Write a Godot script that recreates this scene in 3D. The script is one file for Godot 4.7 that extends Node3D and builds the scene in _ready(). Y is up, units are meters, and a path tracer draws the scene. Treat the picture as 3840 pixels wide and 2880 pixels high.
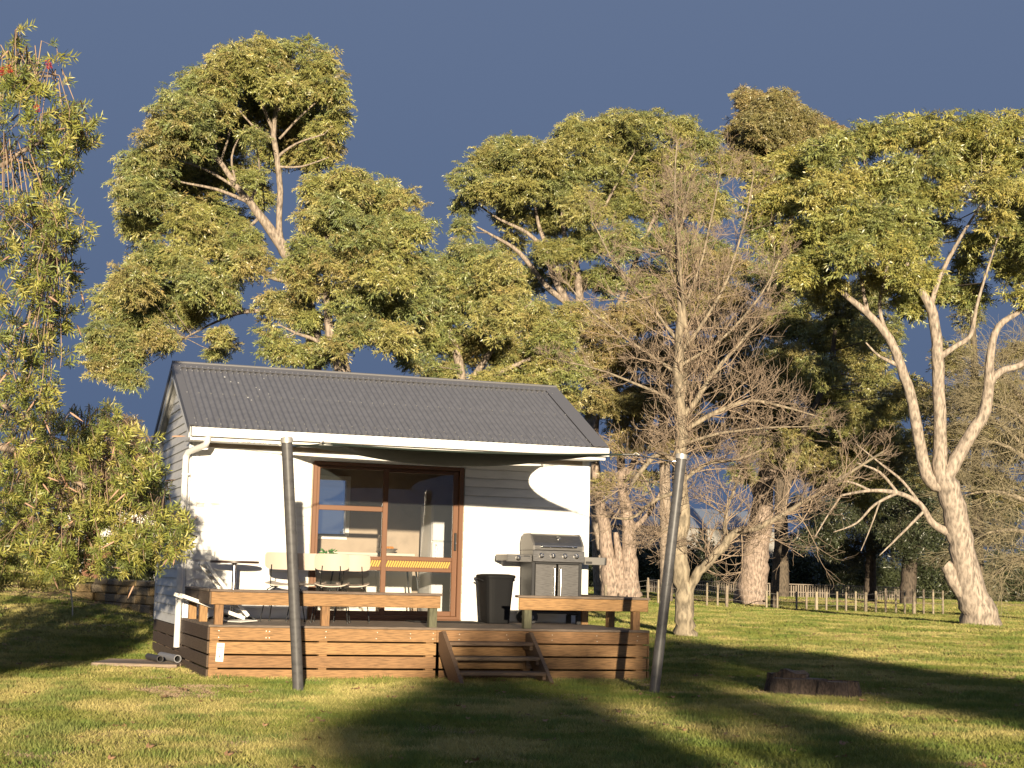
extends Node3D
# A small white weatherboard cabin with a timber deck, among gum trees, in low sun under a dark sky.

var counts := {}
var mats := {}
var meshes := {}
var textures := {}


# ---------------------------------------------------------------- geometry
class Geo:
	var v := PackedVector3Array()
	var n := PackedVector3Array()
	var c := PackedColorArray()
	var i := PackedInt32Array()
	var tint := Color(1, 1, 1)

	func vert(p: Vector3, nn: Vector3) -> int:
		v.push_back(p)
		n.push_back(nn)
		c.push_back(tint)
		return v.size() - 1

	# corners run counter-clockwise seen from outside
	func quad(a: Vector3, b: Vector3, cc: Vector3, d: Vector3) -> void:
		var nn := (b - a).cross(cc - a)
		if nn.length_squared() < 1e-16:
			nn = (cc - a).cross(d - a)
		nn = nn.normalized()
		var k := vert(a, nn)
		vert(b, nn)
		vert(cc, nn)
		vert(d, nn)
		i.append_array(PackedInt32Array([k, k + 2, k + 1, k, k + 3, k + 2]))

	func tri(a: Vector3, b: Vector3, cc: Vector3) -> void:
		var nn := (b - a).cross(cc - a).normalized()
		var k := vert(a, nn)
		vert(b, nn)
		vert(cc, nn)
		i.append_array(PackedInt32Array([k, k + 2, k + 1]))

	# convex pieces round an inner point: turned outwards by themselves
	func face(pts: Array, inside: Vector3) -> void:
		var nn: Vector3 = (pts[1] - pts[0]).cross(pts[2] - pts[0])
		if nn.dot(pts[0] - inside) < 0.0:
			pts = pts.duplicate()
			pts.reverse()
		for k in range(1, pts.size() - 1):
			tri(pts[0], pts[k], pts[k + 1])

	func box(lo: Vector3, hi: Vector3, bevel := 0.0) -> void:
		var mid := (lo + hi) / 2.0
		var h := (hi - lo) / 2.0
		var b := minf(bevel, minf(h.x, minf(h.y, h.z)) * 0.45)
		xbox(Transform3D(Basis(), mid), h, b)

	func xbox(t: Transform3D, h: Vector3, b := 0.0) -> void:
		var o := t.origin
		var ax := [0, 1, 2]
		for a in ax:
			var p: int = (a + 1) % 3
			var q: int = (a + 2) % 3
			for s in [-1.0, 1.0]:
				var f := []
				for k in [[-1.0, -1.0], [1.0, -1.0], [1.0, 1.0], [-1.0, 1.0]]:
					var w := Vector3.ZERO
					w[a] = s * h[a]
					w[p] = k[0] * (h[p] - b)
					w[q] = k[1] * (h[q] - b)
					f.append(t * w)
				face(f, o)
			if b > 0.0:
				for s in [-1.0, 1.0]:
					for r in [-1.0, 1.0]:
						var f := []
						for k in [-1.0, 1.0]:
							var w := Vector3.ZERO
							w[a] = k * (h[a] - b)
							w[p] = s * h[p]
							w[q] = r * (h[q] - b)
							f.append(t * w)
						for k in [1.0, -1.0]:
							var w := Vector3.ZERO
							w[a] = k * (h[a] - b)
							w[p] = s * (h[p] - b)
							w[q] = r * h[q]
							f.append(t * w)
						face(f, o)
		if b > 0.0:
			for s in [-1.0, 1.0]:
				for r in [-1.0, 1.0]:
					for u in [-1.0, 1.0]:
						face([t * Vector3(s * h.x, r * (h.y - b), u * (h.z - b)), t * Vector3(s * (h.x - b), r * h.y, u * (h.z - b)), t * Vector3(s * (h.x - b), r * (h.y - b), u * h.z)], o)

	func tube(pts: Array, rad: Array, sides := 6, cap := true) -> void:
		var m := pts.size()
		if m < 2:
			return
		var dirs := []
		for k in m:
			dirs.append((pts[mini(k + 1, m - 1)] - pts[maxi(k - 1, 0)]).normalized())
		var up: Vector3 = Vector3.UP if absf(dirs[0].y) < 0.9 else Vector3.RIGHT
		var sx: Vector3 = dirs[0].cross(up).normalized()
		var first := v.size()
		for k in m:
			sx = (sx - dirs[k] * sx.dot(dirs[k])).normalized()
			var sy: Vector3 = dirs[k].cross(sx)
			for s in sides:
				var a := TAU * s / sides
				var o: Vector3 = sx * cos(a) + sy * sin(a)
				vert(pts[k] + o * rad[k], o)
		for k in m - 1:
			for s in sides:
				var a := first + k * sides + s
				var b := first + k * sides + (s + 1) % sides
				var cc := a + sides
				var d := b + sides
				i.append_array(PackedInt32Array([a, cc, b, b, cc, d]))
		if cap:
			for e in [0, m - 1]:
				var nn: Vector3 = dirs[e] * (-1.0 if e == 0 else 1.0)
				var k0 := v.size()
				for s in sides:
					vert(v[first + e * sides + s], nn)
				for s in range(1, sides - 1):
					if e == 0:
						i.append_array(PackedInt32Array([k0, k0 + s, k0 + s + 1]))
					else:
						i.append_array(PackedInt32Array([k0, k0 + s + 1, k0 + s]))

	# ring profile [radius, height] turned about the y axis
	func lathe(prof: Array, sides: int, at := Transform3D()) -> void:
		for k in prof.size() - 1:
			var p: Array = prof[k]
			var q: Array = prof[k + 1]
			var sl := Vector2(q[1] - p[1], p[0] - q[0]).normalized()
			for s in sides:
				var a0 := TAU * s / sides
				var a1 := TAU * (s + 1) / sides
				var d0 := Vector3(cos(a0), 0, sin(a0))
				var d1 := Vector3(cos(a1), 0, sin(a1))
				var n0 := at.basis * (d0 * sl.x + Vector3.UP * sl.y)
				var n1 := at.basis * (d1 * sl.x + Vector3.UP * sl.y)
				var j := vert(at * (d0 * p[0] + Vector3.UP * p[1]), n0)
				vert(at * (d1 * p[0] + Vector3.UP * p[1]), n1)
				vert(at * (d1 * q[0] + Vector3.UP * q[1]), n1)
				vert(at * (d0 * q[0] + Vector3.UP * q[1]), n0)
				i.append_array(PackedInt32Array([j, j + 1, j + 2, j, j + 2, j + 3]))

	# polygon in the (z, y) plane, counter-clockwise seen from +x, drawn out along x
	func prism_x(poly: Array, x0: float, x1: float) -> void:
		var mid := Vector3.ZERO
		for q in poly:
			mid += Vector3((x0 + x1) / 2, q.y, q.x) / poly.size()
		for k in poly.size():
			var a: Vector2 = poly[k]
			var b: Vector2 = poly[(k + 1) % poly.size()]
			face([Vector3(x0, a.y, a.x), Vector3(x1, a.y, a.x), Vector3(x1, b.y, b.x), Vector3(x0, b.y, b.x)], mid)
		for x in [x0, x1]:
			var f := []
			for q in poly:
				f.append(Vector3(x, q.y, q.x))
			face(f, mid)

	func mesh() -> ArrayMesh:
		var a := []
		a.resize(Mesh.ARRAY_MAX)
		a[Mesh.ARRAY_VERTEX] = v
		a[Mesh.ARRAY_NORMAL] = n
		a[Mesh.ARRAY_COLOR] = c
		a[Mesh.ARRAY_INDEX] = i
		var m := ArrayMesh.new()
		m.add_surface_from_arrays(Mesh.PRIMITIVE_TRIANGLES, a)
		return m


# ---------------------------------------------------------------- nodes
func numbered(called: String) -> String:
	counts[called] = counts.get(called, -1) + 1
	return called if counts[called] == 0 else "%s_%03d" % [called, counts[called]]


func tag(o: Node, label: String, category: String, group := "", kind := "") -> Node:
	if label:
		o.set_meta("label", label)
	if category:
		o.set_meta("category", category)
	if group:
		o.set_meta("group", group)
	if kind:
		o.set_meta("kind", kind)
	return o


func thing(called: String, label: String, category: String, at := Vector3.ZERO, turn := 0.0, group := "") -> Node3D:
	var o := Node3D.new()
	o.name = numbered(called)
	add_child(o)
	o.position = at
	o.rotation.y = turn
	tag(o, label, category, group)
	return o


func part(parent: Node, called: String, m: Mesh, mat: Material, at := Vector3.ZERO, rot := Vector3.ZERO) -> MeshInstance3D:
	var o := MeshInstance3D.new()
	o.name = called if parent != self else numbered(called)
	o.mesh = m
	o.material_override = mat
	o.position = at
	o.rotation = rot
	parent.add_child(o, true)
	return o


func board(size: Vector3, bevel := 0.004) -> Mesh:
	var key := "%.3f,%.3f,%.3f,%.3f" % [size.x, size.y, size.z, bevel]
	if not meshes.has(key):
		var g := Geo.new()
		g.box(-size / 2, size / 2, bevel)
		meshes[key] = g.mesh()
	return meshes[key]


func bx(parent: Node, called: String, mat: Material, lo: Vector3, hi: Vector3, bevel := 0.004) -> MeshInstance3D:
	return part(parent, called, board(hi - lo, bevel), mat, (lo + hi) / 2)


func pipe(parent: Node, called: String, mat: Material, pts: Array, r: float, sides := 10) -> MeshInstance3D:
	var g := Geo.new()
	var rr := []
	rr.resize(pts.size())
	rr.fill(r)
	g.tube(pts, rr, sides)
	return part(parent, called, g.mesh(), mat)


# ---------------------------------------------------------------- materials
func ramp(stops: Array) -> Gradient:
	var g := Gradient.new()
	var off := PackedFloat32Array()
	var col := PackedColorArray()
	for s in stops:
		off.append(s[0])
		col.append(s[1] if s[1] is Color else Color(s[1], s[1], s[1]))
	g.offsets = off
	g.colors = col
	return g


func noise(key: String, freq: float, octaves: int, stops: Array, size := 512, kind := FastNoiseLite.TYPE_SIMPLEX_SMOOTH) -> NoiseTexture2D:
	if not textures.has(key):
		var f := FastNoiseLite.new()
		f.noise_type = kind
		f.seed = key.length() * 7 + int(freq * 1000)
		f.frequency = freq
		f.fractal_octaves = octaves
		var t := NoiseTexture2D.new()
		t.width = size
		t.height = size
		t.seamless = true
		t.normalize = true
		t.noise = f
		t.color_ramp = ramp(stops)
		textures[key] = t
	return textures[key]


# colours are real-world (linear) base colours
func mat(key: String, col := Color(0.5, 0.5, 0.5), rough := 0.7, opt := {}) -> StandardMaterial3D:
	if mats.has(key):
		return mats[key]
	var m := StandardMaterial3D.new()
	m.resource_name = key
	m.albedo_color = Color(col.r, col.g, col.b).linear_to_srgb()
	m.roughness = rough
	if opt.has("metal"):
		m.metallic = opt.metal
	if opt.has("tex"):
		m.albedo_texture = opt.tex
	if opt.has("bump"):
		m.heightmap_enabled = true
		m.heightmap_texture = opt.bump
		m.heightmap_scale = opt.get("depth", 0.3)
	if opt.has("rough_tex"):
		m.roughness_texture = opt.rough_tex
	if opt.has("scale"):
		m.uv1_triplanar = true
		m.uv1_world_triplanar = opt.get("world", false)
		m.uv1_scale = opt.scale
		m.uv1_offset = opt.get("offset", Vector3.ZERO)
	if opt.has("vertex"):
		m.vertex_color_use_as_albedo = true
	if opt.has("backlight"):
		m.backlight_enabled = true
		m.backlight = opt.backlight
	if opt.has("spec"):
		m.metallic_specular = opt.spec
	mats[key] = m
	return m


func wood(key: String, col: Color, k: int, rough := 0.75) -> StandardMaterial3D:
	# grain runs along the board's own x axis
	var grain := noise("wood", 0.02, 4, [[0.0, 0.6], [0.35, 0.82], [0.55, 0.92], [0.75, 0.97], [1.0, 1.0]])
	var tone: float = [1.0, 0.86, 1.1, 0.94][k % 4]
	return mat("%s_%d" % [key, k % 4], Color(col.r * tone, col.g * tone * [1.0, 0.97, 1.02, 1.0][k % 4], col.b * tone), rough, {"tex": grain, "scale": Vector3(0.5, 8.0, 8.0), "offset": Vector3(0.37 * k, 0.21 * k, 0.13 * k), "bump": grain, "depth": 0.12})


func ground_height(x: float, z: float) -> float:
	var far := 0.12 * smoothstep(-4.0, -20.0, z) + 0.75 * smoothstep(-55.0, -110.0, z) * smoothstep(90.0, 20.0, x) + 0.25 * smoothstep(-30.0, -60.0, z) * smoothstep(34.0, 24.0, x)
	var hill := 0.6 * smoothstep(-1.0, -14.0, z) * smoothstep(3.0, -1.5, x)
	var zw := -13.3 if x < 0.1 else (-13.3 + (x - 0.1) / 0.8 * 2.5 if x < 0.9 else -10.8)
	var wide := 3.5 if x < -0.6 else 0.25
	var step_up := 0.36 * smoothstep(0.0, wide, zw - 0.25 - z + (1.2 if x < -0.6 else 0.0)) * smoothstep(9.0, 5.0, x)
	var bump := 0.012 * sin(x * 0.9 + 1.3) * sin(z * 0.7) + 0.005 * sin(x * 2.1 + z * 1.7)
	return far + hill + step_up + bump * smoothstep(3.0, 6.0, absf(z) + absf(x) * 0.3)


const TREES := {
	"left_gum": {"limbs": [[9.32, 0.19, -40.91, 0.43, 9.29, 5.32, -40.28, 0.39, 9.81, 8.91, -39.66, 0.34, 9.72, 10.28, -39.51, 0.32, 9.32, 11.57, -39.49, 0.3, 8.82, 12.84, -39.5, 0.27, 8.37, 13.61, -39.56, 0.23, 7.13, 15.21, -39.79, 0.14, 6.67, 15.72, -39.88, 0.12, 5.96, 16.73, -40, 0.09, 5.27, 17.49, -40.14, 0.06, 4.76, 18.12, -40.23, 0.04], [8.37, 13.61, -39.56, 0.16, 8.24, 14.39, -39.51, 0.12, 8.19, 15.68, -39.36, 0.12, 8, 16.96, -39.27, 0.11, 7.81, 17.98, -39.2, 0.11, 7.94, 19.28, -39, 0.07, 8.18, 20.5, -38.76, 0.04], [7.81, 17.98, -39.2, 0.07, 7.41, 18.8, -39.24, 0.06, 7.13, 19.59, -39.24, 0.05, 6.96, 20.63, -39.16, 0.03], [8, 16.96, -39.27, 0.07, 8.67, 17.51, -38.97, 0.04, 9.66, 17.89, -38.59, 0.03], [8.04, 17.67, -39.17, 0.05, 8.77, 18.57, -38.8, 0.04, 9.41, 19.21, -38.51, 0.02], [7.13, 15.21, -39.79, 0.09, 5.92, 15.67, -40.14, 0.06, 4.73, 15.9, -40.52, 0.04, 3.79, 16.14, -40.81, 0.02], [6.67, 15.72, -39.88, 0.07, 5.37, 16.45, -40.23, 0.04, 3.99, 16.86, -40.65, 0.02], [5.96, 16.73, -40, 0.05, 6.21, 17.8, -39.78, 0.04, 6.31, 18.86, -39.61, 0.03], [8.78, 12.24, -39.59, 0.12, 8.03, 12.4, -39.83, 0.09, 7.1, 12.87, -40.09, 0.05, 6.08, 13.02, -40.42, 0.03], [9.34, 11.34, -39.51, 0.12, 8.04, 11.11, -39.99, 0.1, 7.13, 11.03, -40.31, 0.08, 6.26, 10.67, -40.65, 0.05, 5.09, 9.99, -41.13, 0.03], [7.13, 11.03, -40.31, 0.07, 6.68, 11.62, -40.39, 0.05, 5.65, 11.95, -40.7, 0.03], [7.5, 14.65, -39.73, 0.07, 6.86, 14.1, -40.02, 0.05, 5.68, 14.07, -40.42, 0.04], [7.83, 17.67, -39.24, 0.05, 7.03, 18.17, -39.45, 0.04, 6.31, 18.95, -39.6, 0.02, 5.86, 19.38, -39.7, 0.01], [7.92, 18.73, -39.07, 0.05, 8.54, 19.63, -38.75, 0.04, 8.91, 20.35, -38.53, 0.02], [8.02, 16.61, -39.31, 0.05, 8.89, 16.63, -39, 0.04, 9.88, 17.01, -38.62, 0.02], [6.4, 16.12, -39.92, 0.05, 5.5, 17.07, -40.11, 0.04, 4.62, 17.58, -40.34, 0.02], [5.85, 16.82, -40.02, 0.04, 5.61, 17.96, -39.96, 0.03, 5.22, 18.84, -39.98, 0.02], [7.19, 19.59, -39.21, 0.04, 6.48, 20.28, -39.37, 0.03, 6.11, 20.8, -39.43, 0.01], [7.13, 15.21, -39.79, 0.06, 7.4, 16.24, -39.56, 0.04, 7.25, 17.3, -39.48, 0.02], [6.67, 15.72, -39.88, 0.05, 6.35, 16.92, -39.84, 0.04, 6.78, 18.17, -39.54, 0.02]], "puffs": [7.13, 20.7, -38.16, 0.91, 5.98, 19.88, -37.33, 0.89, 6.17, 20.62, -40.09, 0.84, 8.44, 20.73, -38.49, 0.98, 9.38, 20.01, -38.12, 0.85, 5.16, 19.31, -38.79, 0.91, 5.44, 20.19, -41.22, 0.85, 4.12, 17.79, -36.94, 0.88, 4.69, 18.88, -40.3, 0.83, 3.51, 17.09, -37.87, 0.82, 4.17, 18.03, -41.76, 0.78, 3.18, 16.29, -39.02, 0.86, 3.43, 17.18, -43.89, 0.84, 2.84, 14.95, -38.69, 0.79, 2.93, 15.66, -41.86, 0.74, 3.28, 14.45, -41.64, 0.81, 3.65, 14.96, -44.9, 0.76, 9.87, 19.36, -38.17, 0.6, 5.52, 18.34, -38.35, 0.78, 4.71, 17.06, -38.25, 0.69, 4.48, 16.58, -41.58, 0.76, 3.72, 15, -39.76, 0.7, 3.83, 15.79, -43.04, 0.66, 7.78, 19.09, -37.48, 0.78, 7.13, 19.88, -38.95, 0.71, 7.48, 20.54, -41.6, 0.67, 9.93, 19.47, -40.96, 0.83, 10.35, 17.89, -40.48, 0.62, 9.7, 17.85, -41.77, 0.75, 9.27, 19.27, -42.27, 0.75, 8.54, 18.16, -43.19, 0.72, 6.89, 18.68, -43.69, 0.85, 5.89, 17.52, -44.18, 0.95, 7.35, 17.19, -43.72, 0.76, 4.58, 14.19, -38.85, 0.83, 5.24, 14.85, -42.78, 0.8, 5.9, 15.4, -42.31, 0.77, 6.79, 15.05, -42.05, 0.7, 6.46, 13.2, -36.92, 0.68, 7.23, 13.85, -41.5, 0.66, 5.77, 13.79, -40.35, 0.8, 6.58, 14.73, -44.23, 0.77, 6.89, 17.42, -37.99, 0.45, 6.83, 15.87, -38.21, 0.42, 5.61, 17.96, -43.68, 0.86, 6.49, 16.83, -42.99, 0.86, 7.83, 19.51, -42.73, 0.79, 8.79, 19.68, -41.85, 0.75, 9.35, 20.05, -40.55, 0.73, 7.1, 19.77, -42.95, 0.79, 8.26, 20.9, -41.35, 0.7, 6.5, 18.93, -44.86, 0.77, 9.53, 18.31, -43.37, 0.73, 8.11, 16.45, -43.55, 0.64, 5.11, 16.33, -43.53, 0.82, 9.85, 18.34, -39.53, 0.72, 10.33, 18.89, -39.3, 0.47, 4.11, 16.26, -42.81, 0.73, 9.13, 18.87, -43.43, 0.65, 9.93, 17.69, -40.64, 0.62, 3.62, 12.62, -39.37, 0.86, 3.93, 13.38, -43.98, 0.84, 2.71, 11.56, -38.22, 0.84, 3.19, 12.07, -41.85, 0.8, 2.27, 11.39, -42.35, 0.75, 2.34, 10.1, -41.47, 0.74, 3.34, 10.71, -41.44, 0.89, 3.7, 11.11, -44.51, 0.84, 4.59, 11.65, -41.68, 0.9, 5.15, 12.25, -46.47, 0.87, 4.91, 11.56, -36.62, 0.83, 5.63, 12.05, -41.32, 0.81, 6.68, 12.95, -40.76, 0.75, 7.22, 13.48, -44.63, 0.72, 6.63, 12.22, -35.68, 0.63, 7.14, 13.13, -39.85, 0.61, 2.02, 8.99, -42.02, 0.57, 3.08, 9.41, -41.94, 0.68, 3.86, 9.76, -38.8, 0.68, 4.12, 9.85, -41.48, 0.64, 3.18, 8.4, -41.7, 0.46, 6.14, 9.9, -39.26, 0.45, 6.88, 10.15, -42.76, 0.43, 6.3, 9.56, -41.35, 0.29, 6.65, 9.9, -44.08, 0.27, 5.31, 10.99, -41.75, 0.72, 5.71, 11.8, -46.46, 0.7, 5.9, 11.12, -37.56, 0.61, 6.42, 11.57, -41.08, 0.58, 4.38, 12.43, -37.98, 0.71, 4.73, 13.01, -41.15, 0.68, 1.83, 9.63, -42.22, 0.53, 2.66, 8.69, -42.22, 0.5]},
	"middle_gum": {"limbs": [[11.36, 0.35, -34.88, 0.33, 10.83, 5.06, -34.47, 0.29, 9.74, 8.43, -34.42, 0.25, 9.75, 9.1, -34.33, 0.2, 10.06, 9.51, -34.17, 0.15, 10.6, 10.09, -33.92, 0.1, 11.32, 10.93, -33.57, 0.05], [9.7, 8.28, -34.45, 0.21, 9.27, 9.57, -34.44, 0.16, 9.15, 10.49, -34.36, 0.15, 9.05, 11.52, -34.27, 0.13, 8.92, 13.2, -34.1, 0.08, 9.02, 14.28, -33.93, 0.05, 9.37, 14.94, -33.73, 0.02], [9.15, 10.49, -34.36, 0.1, 9.89, 11.54, -33.98, 0.07, 10.76, 12.54, -33.56, 0.04, 11.31, 13.53, -33.24, 0.02], [9.62, 8.42, -34.46, 0.11, 8.95, 9.24, -34.59, 0.08, 8.15, 9.54, -34.82, 0.05, 7.52, 9.85, -35, 0.02]], "puffs": [8.73, 14.64, -33.81, 0.78, 9.27, 15.01, -36.03, 0.73, 9.22, 14.41, -31.61, 0.76, 9.94, 14.77, -34.1, 0.71, 10.72, 14.45, -33.54, 0.79, 11.18, 15.08, -35.65, 0.74, 11.44, 14.12, -32.85, 0.62, 11.23, 12.94, -31.16, 0.6, 11.51, 13.37, -32.76, 0.56, 10.75, 12.45, -31.75, 0.76, 11.08, 12.99, -34.01, 0.71, 9.41, 12.54, -30.78, 0.81, 9.91, 12.91, -33.87, 0.77, 8.72, 13.37, -33.54, 0.73, 9.13, 13.92, -36.08, 0.69, 7.97, 12.21, -32.71, 0.6, 8.66, 12.4, -35.21, 0.57, 7.79, 11.51, -33.42, 0.54, 8.17, 12.19, -36.46, 0.52, 9.11, 11.63, -32.06, 0.71, 9.94, 12.32, -35.06, 0.68, 10.19, 11.04, -30.41, 0.77, 11.18, 11.87, -34.25, 0.75, 11.86, 11.88, -32.58, 0.68, 12.34, 11.89, -34.25, 0.63, 7.67, 10.65, -35.29, 0.59, 8.03, 11.06, -37.89, 0.56, 7.35, 9.24, -34.89, 0.62, 8.21, 8.82, -34.94, 0.56, 9.71, 10.56, -33.08, 0.77, 10.51, 11.27, -36.91, 0.74, 11.11, 10.56, -34.01, 0.82, 12.21, 10.93, -37.58, 0.79, 9.17, 9.03, -34.8, 0.56, 9.57, 9.27, -37.3, 0.52, 9.93, 9.6, -32.47, 0.71, 10.22, 9.95, -34.71, 0.67, 11.05, 9.34, -32.34, 0.72, 11.84, 9.62, -34.48, 0.67, 8.51, 10.15, -35.44, 0.56, 9.41, 10.67, -38.73, 0.54, 9.24, 8.91, -32.54, 0.47, 9.57, 9.27, -34.69, 0.44, 11.68, 10.87, -33.01, 0.65, 12.63, 11.31, -35.86, 0.62, 8.44, 11.11, -34.09, 0.52, 9, 11.6, -37.9, 0.5, 10.52, 14.06, -34.19, 0.66, 11.42, 14.73, -37.36, 0.63, 8.77, 13.6, -31.64, 0.63, 9.42, 14.12, -34.91, 0.6]},
	"low_gum": {"limbs": [[16.66, 0.34, -40.52, 0.33, 16.24, 5.62, -40, 0.28, 15.9, 8.35, -39.77, 0.22, 15.54, 9.99, -39.69, 0.17, 15.02, 11.25, -39.71, 0.11, 14.6, 12.52, -39.7, 0.06], [15.9, 8.35, -39.77, 0.17, 16.84, 10.02, -39.24, 0.11, 17.46, 11.13, -38.89, 0.07, 18.28, 12.07, -38.5, 0.04], [15.9, 8.35, -39.77, 0.15, 17.4, 9.3, -39.14, 0.09, 18.92, 10.07, -38.52, 0.06], [15.54, 9.99, -39.69, 0.09, 14.37, 10.5, -40.02, 0.06, 13.65, 11.03, -40.21, 0.03]], "puffs": [14.88, 13.55, -40.11, 0.67, 15.52, 13.62, -38.14, 0.76, 16.35, 13.81, -39.97, 0.7, 16.16, 12.68, -36.58, 0.85, 16.74, 12.81, -38.91, 0.79, 14.42, 12.19, -40.05, 0.88, 15.17, 12.17, -41.95, 0.82, 15.56, 11.93, -39.03, 0.95, 16.46, 12.56, -41.87, 0.9, 15.94, 10.9, -35.51, 0.9, 17.42, 11.51, -39.68, 0.87, 18.61, 11.67, -39.4, 0.89, 19.89, 11.9, -42.34, 0.84, 18.49, 10.4, -36.34, 0.85, 19.23, 10.82, -38.68, 0.8, 14.38, 10.51, -39.37, 0.87, 14.99, 10.98, -41.7, 0.82, 16.19, 10.48, -40.29, 0.93, 17.11, 10.78, -43.3, 0.88, 17.79, 10.05, -39.76, 0.93, 19.07, 10.41, -42.75, 0.88, 18.69, 9.34, -37.86, 0.83, 19.35, 9.61, -40.45, 0.78, 19.36, 9.2, -37.06, 0.72, 13.49, 9.42, -38.44, 0.61, 15.21, 9.18, -40.13, 0.7, 15.82, 9.22, -42.2, 0.65, 16.68, 8.75, -38.65, 0.76, 17.51, 8.93, -41.15, 0.71, 19.91, 11.67, -38.13, 0.59, 20.55, 12, -39.69, 0.54, 17.98, 8.43, -37.43, 0.72, 18.88, 8.6, -39.91, 0.67, 19.73, 8.27, -38.48, 0.66, 15.88, 8.6, -40.36, 0.67, 16.61, 8.76, -42.52, 0.62, 17.05, 12.22, -37.75, 0.76, 18.18, 12.74, -41.18, 0.72, 14.82, 12.72, -38.55, 0.65, 15.86, 13, -41.61, 0.62]},
	"centre_gum": {"limbs": [[30, 0.19, -59.38, 0.42, 29.48, 4.84, -58.98, 0.35, 28.83, 9.73, -58.59, 0.3, 27.93, 15.87, -58.13, 0.22, 27.58, 17.9, -58, 0.17, 27.1, 18.74, -58.06, 0.15, 26.76, 20.48, -57.96, 0.1, 26.99, 22.45, -57.63, 0.05], [28.34, 12.67, -58.39, 0.2, 27.29, 15.68, -58.37, 0.2, 26.55, 17.04, -58.46, 0.17, 26.17, 18.38, -58.42, 0.15, 25.64, 19.71, -58.43, 0.1, 25.19, 21.42, -58.38, 0.05], [27.29, 15.68, -58.37, 0.15, 26.19, 16.59, -58.64, 0.15, 24.7, 18.34, -58.93, 0.12, 23.36, 19.16, -59.28, 0.07, 22.49, 19.63, -59.52, 0.04], [26.17, 18.38, -58.42, 0.12, 25.03, 19.38, -58.69, 0.11, 23.54, 20.1, -59.11, 0.07, 22.42, 20.85, -59.39, 0.04], [27.58, 17.9, -58, 0.12, 28.54, 20.03, -57.4, 0.1, 29.35, 22.02, -56.88, 0.06, 30.18, 23.76, -56.38, 0.04], [28.75, 10.96, -58.47, 0.2, 29.97, 15.9, -57.43, 0.15, 31.14, 19.61, -56.57, 0.1, 32.15, 22.09, -55.91, 0.05]], "puffs": [21.93, 21.01, -60.33, 0.75, 21.41, 21.76, -57.75, 0.87, 22.74, 23.13, -58.2, 1.03, 24.06, 24.21, -61.45, 0.96, 23.35, 22.84, -55.49, 1, 24.14, 23.8, -58.78, 0.94, 24.46, 22.63, -54.35, 1.06, 26.16, 23.38, -58.41, 1.01, 26.26, 23.84, -54.49, 1.1, 27.78, 25.09, -58.12, 1.03, 29.16, 25.32, -57.2, 1.12, 30.42, 25.92, -60.85, 1.05, 30.09, 25.01, -55, 1.02, 32.02, 25.12, -55.13, 1.03, 33.68, 24.49, -55.2, 0.94, 34.5, 23.31, -55.17, 0.79, 21.24, 19.2, -57.94, 0.63, 22.63, 21.22, -57.54, 1.02, 23.63, 22.21, -61.05, 0.96, 23.84, 21.26, -56.05, 1.2, 25.08, 22.27, -60.72, 1.14, 25.84, 21.69, -55.95, 1.2, 26.96, 22.34, -59.28, 1.13, 27.81, 22.84, -55.72, 1.21, 29.45, 23.41, -58.84, 1.14, 30.73, 23.87, -57.65, 1.25, 31.82, 24.96, -60.69, 1.17, 32.16, 23.37, -55.96, 1.24, 33.2, 24.12, -58.95, 1.15, 24.7, 20.52, -59.77, 1, 26.11, 21.78, -64.5, 0.95, 26.61, 20.49, -59.31, 1.13, 28.43, 21.79, -63.84, 1.07, 26.06, 19.64, -53.11, 1.07, 27.96, 21.09, -58.16, 1.03, 29.92, 21.61, -58.22, 1.25, 32.12, 23.05, -62.93, 1.2, 31.56, 21.51, -56.98, 1.24, 33.23, 22.24, -60.07, 1.17, 32.23, 21.12, -53.75, 1.2, 34.13, 22.08, -57.05, 1.13, 33.26, 20.35, -53.12, 0.91, 34.31, 21.18, -55.73, 0.85, 25.41, 17.78, -54.9, 0.9, 26.35, 18.47, -58.07, 0.84, 27.08, 18.44, -54.99, 1, 28.87, 19.42, -59.97, 0.96, 28.6, 18.33, -53.7, 0.99, 29.87, 19.26, -57.63, 0.94, 30.71, 18.32, -52.65, 1.08, 32.51, 19.33, -56.51, 1.03, 33.89, 18.55, -54.92, 1.03, 27.66, 17.23, -59.08, 0.9, 28.87, 17.67, -61.56, 0.83, 28.73, 16.88, -56.42, 0.97, 30.21, 17.51, -60.25, 0.92, 31.2, 17.12, -56.62, 1.03, 32.59, 17.42, -60.07, 0.97, 33.65, 16.73, -56.06, 1.04, 26.87, 18.58, -61.35, 0.77, 25.13, 19.3, -61.85, 0.77, 26.77, 17.74, -62.55, 0.93]},
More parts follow.
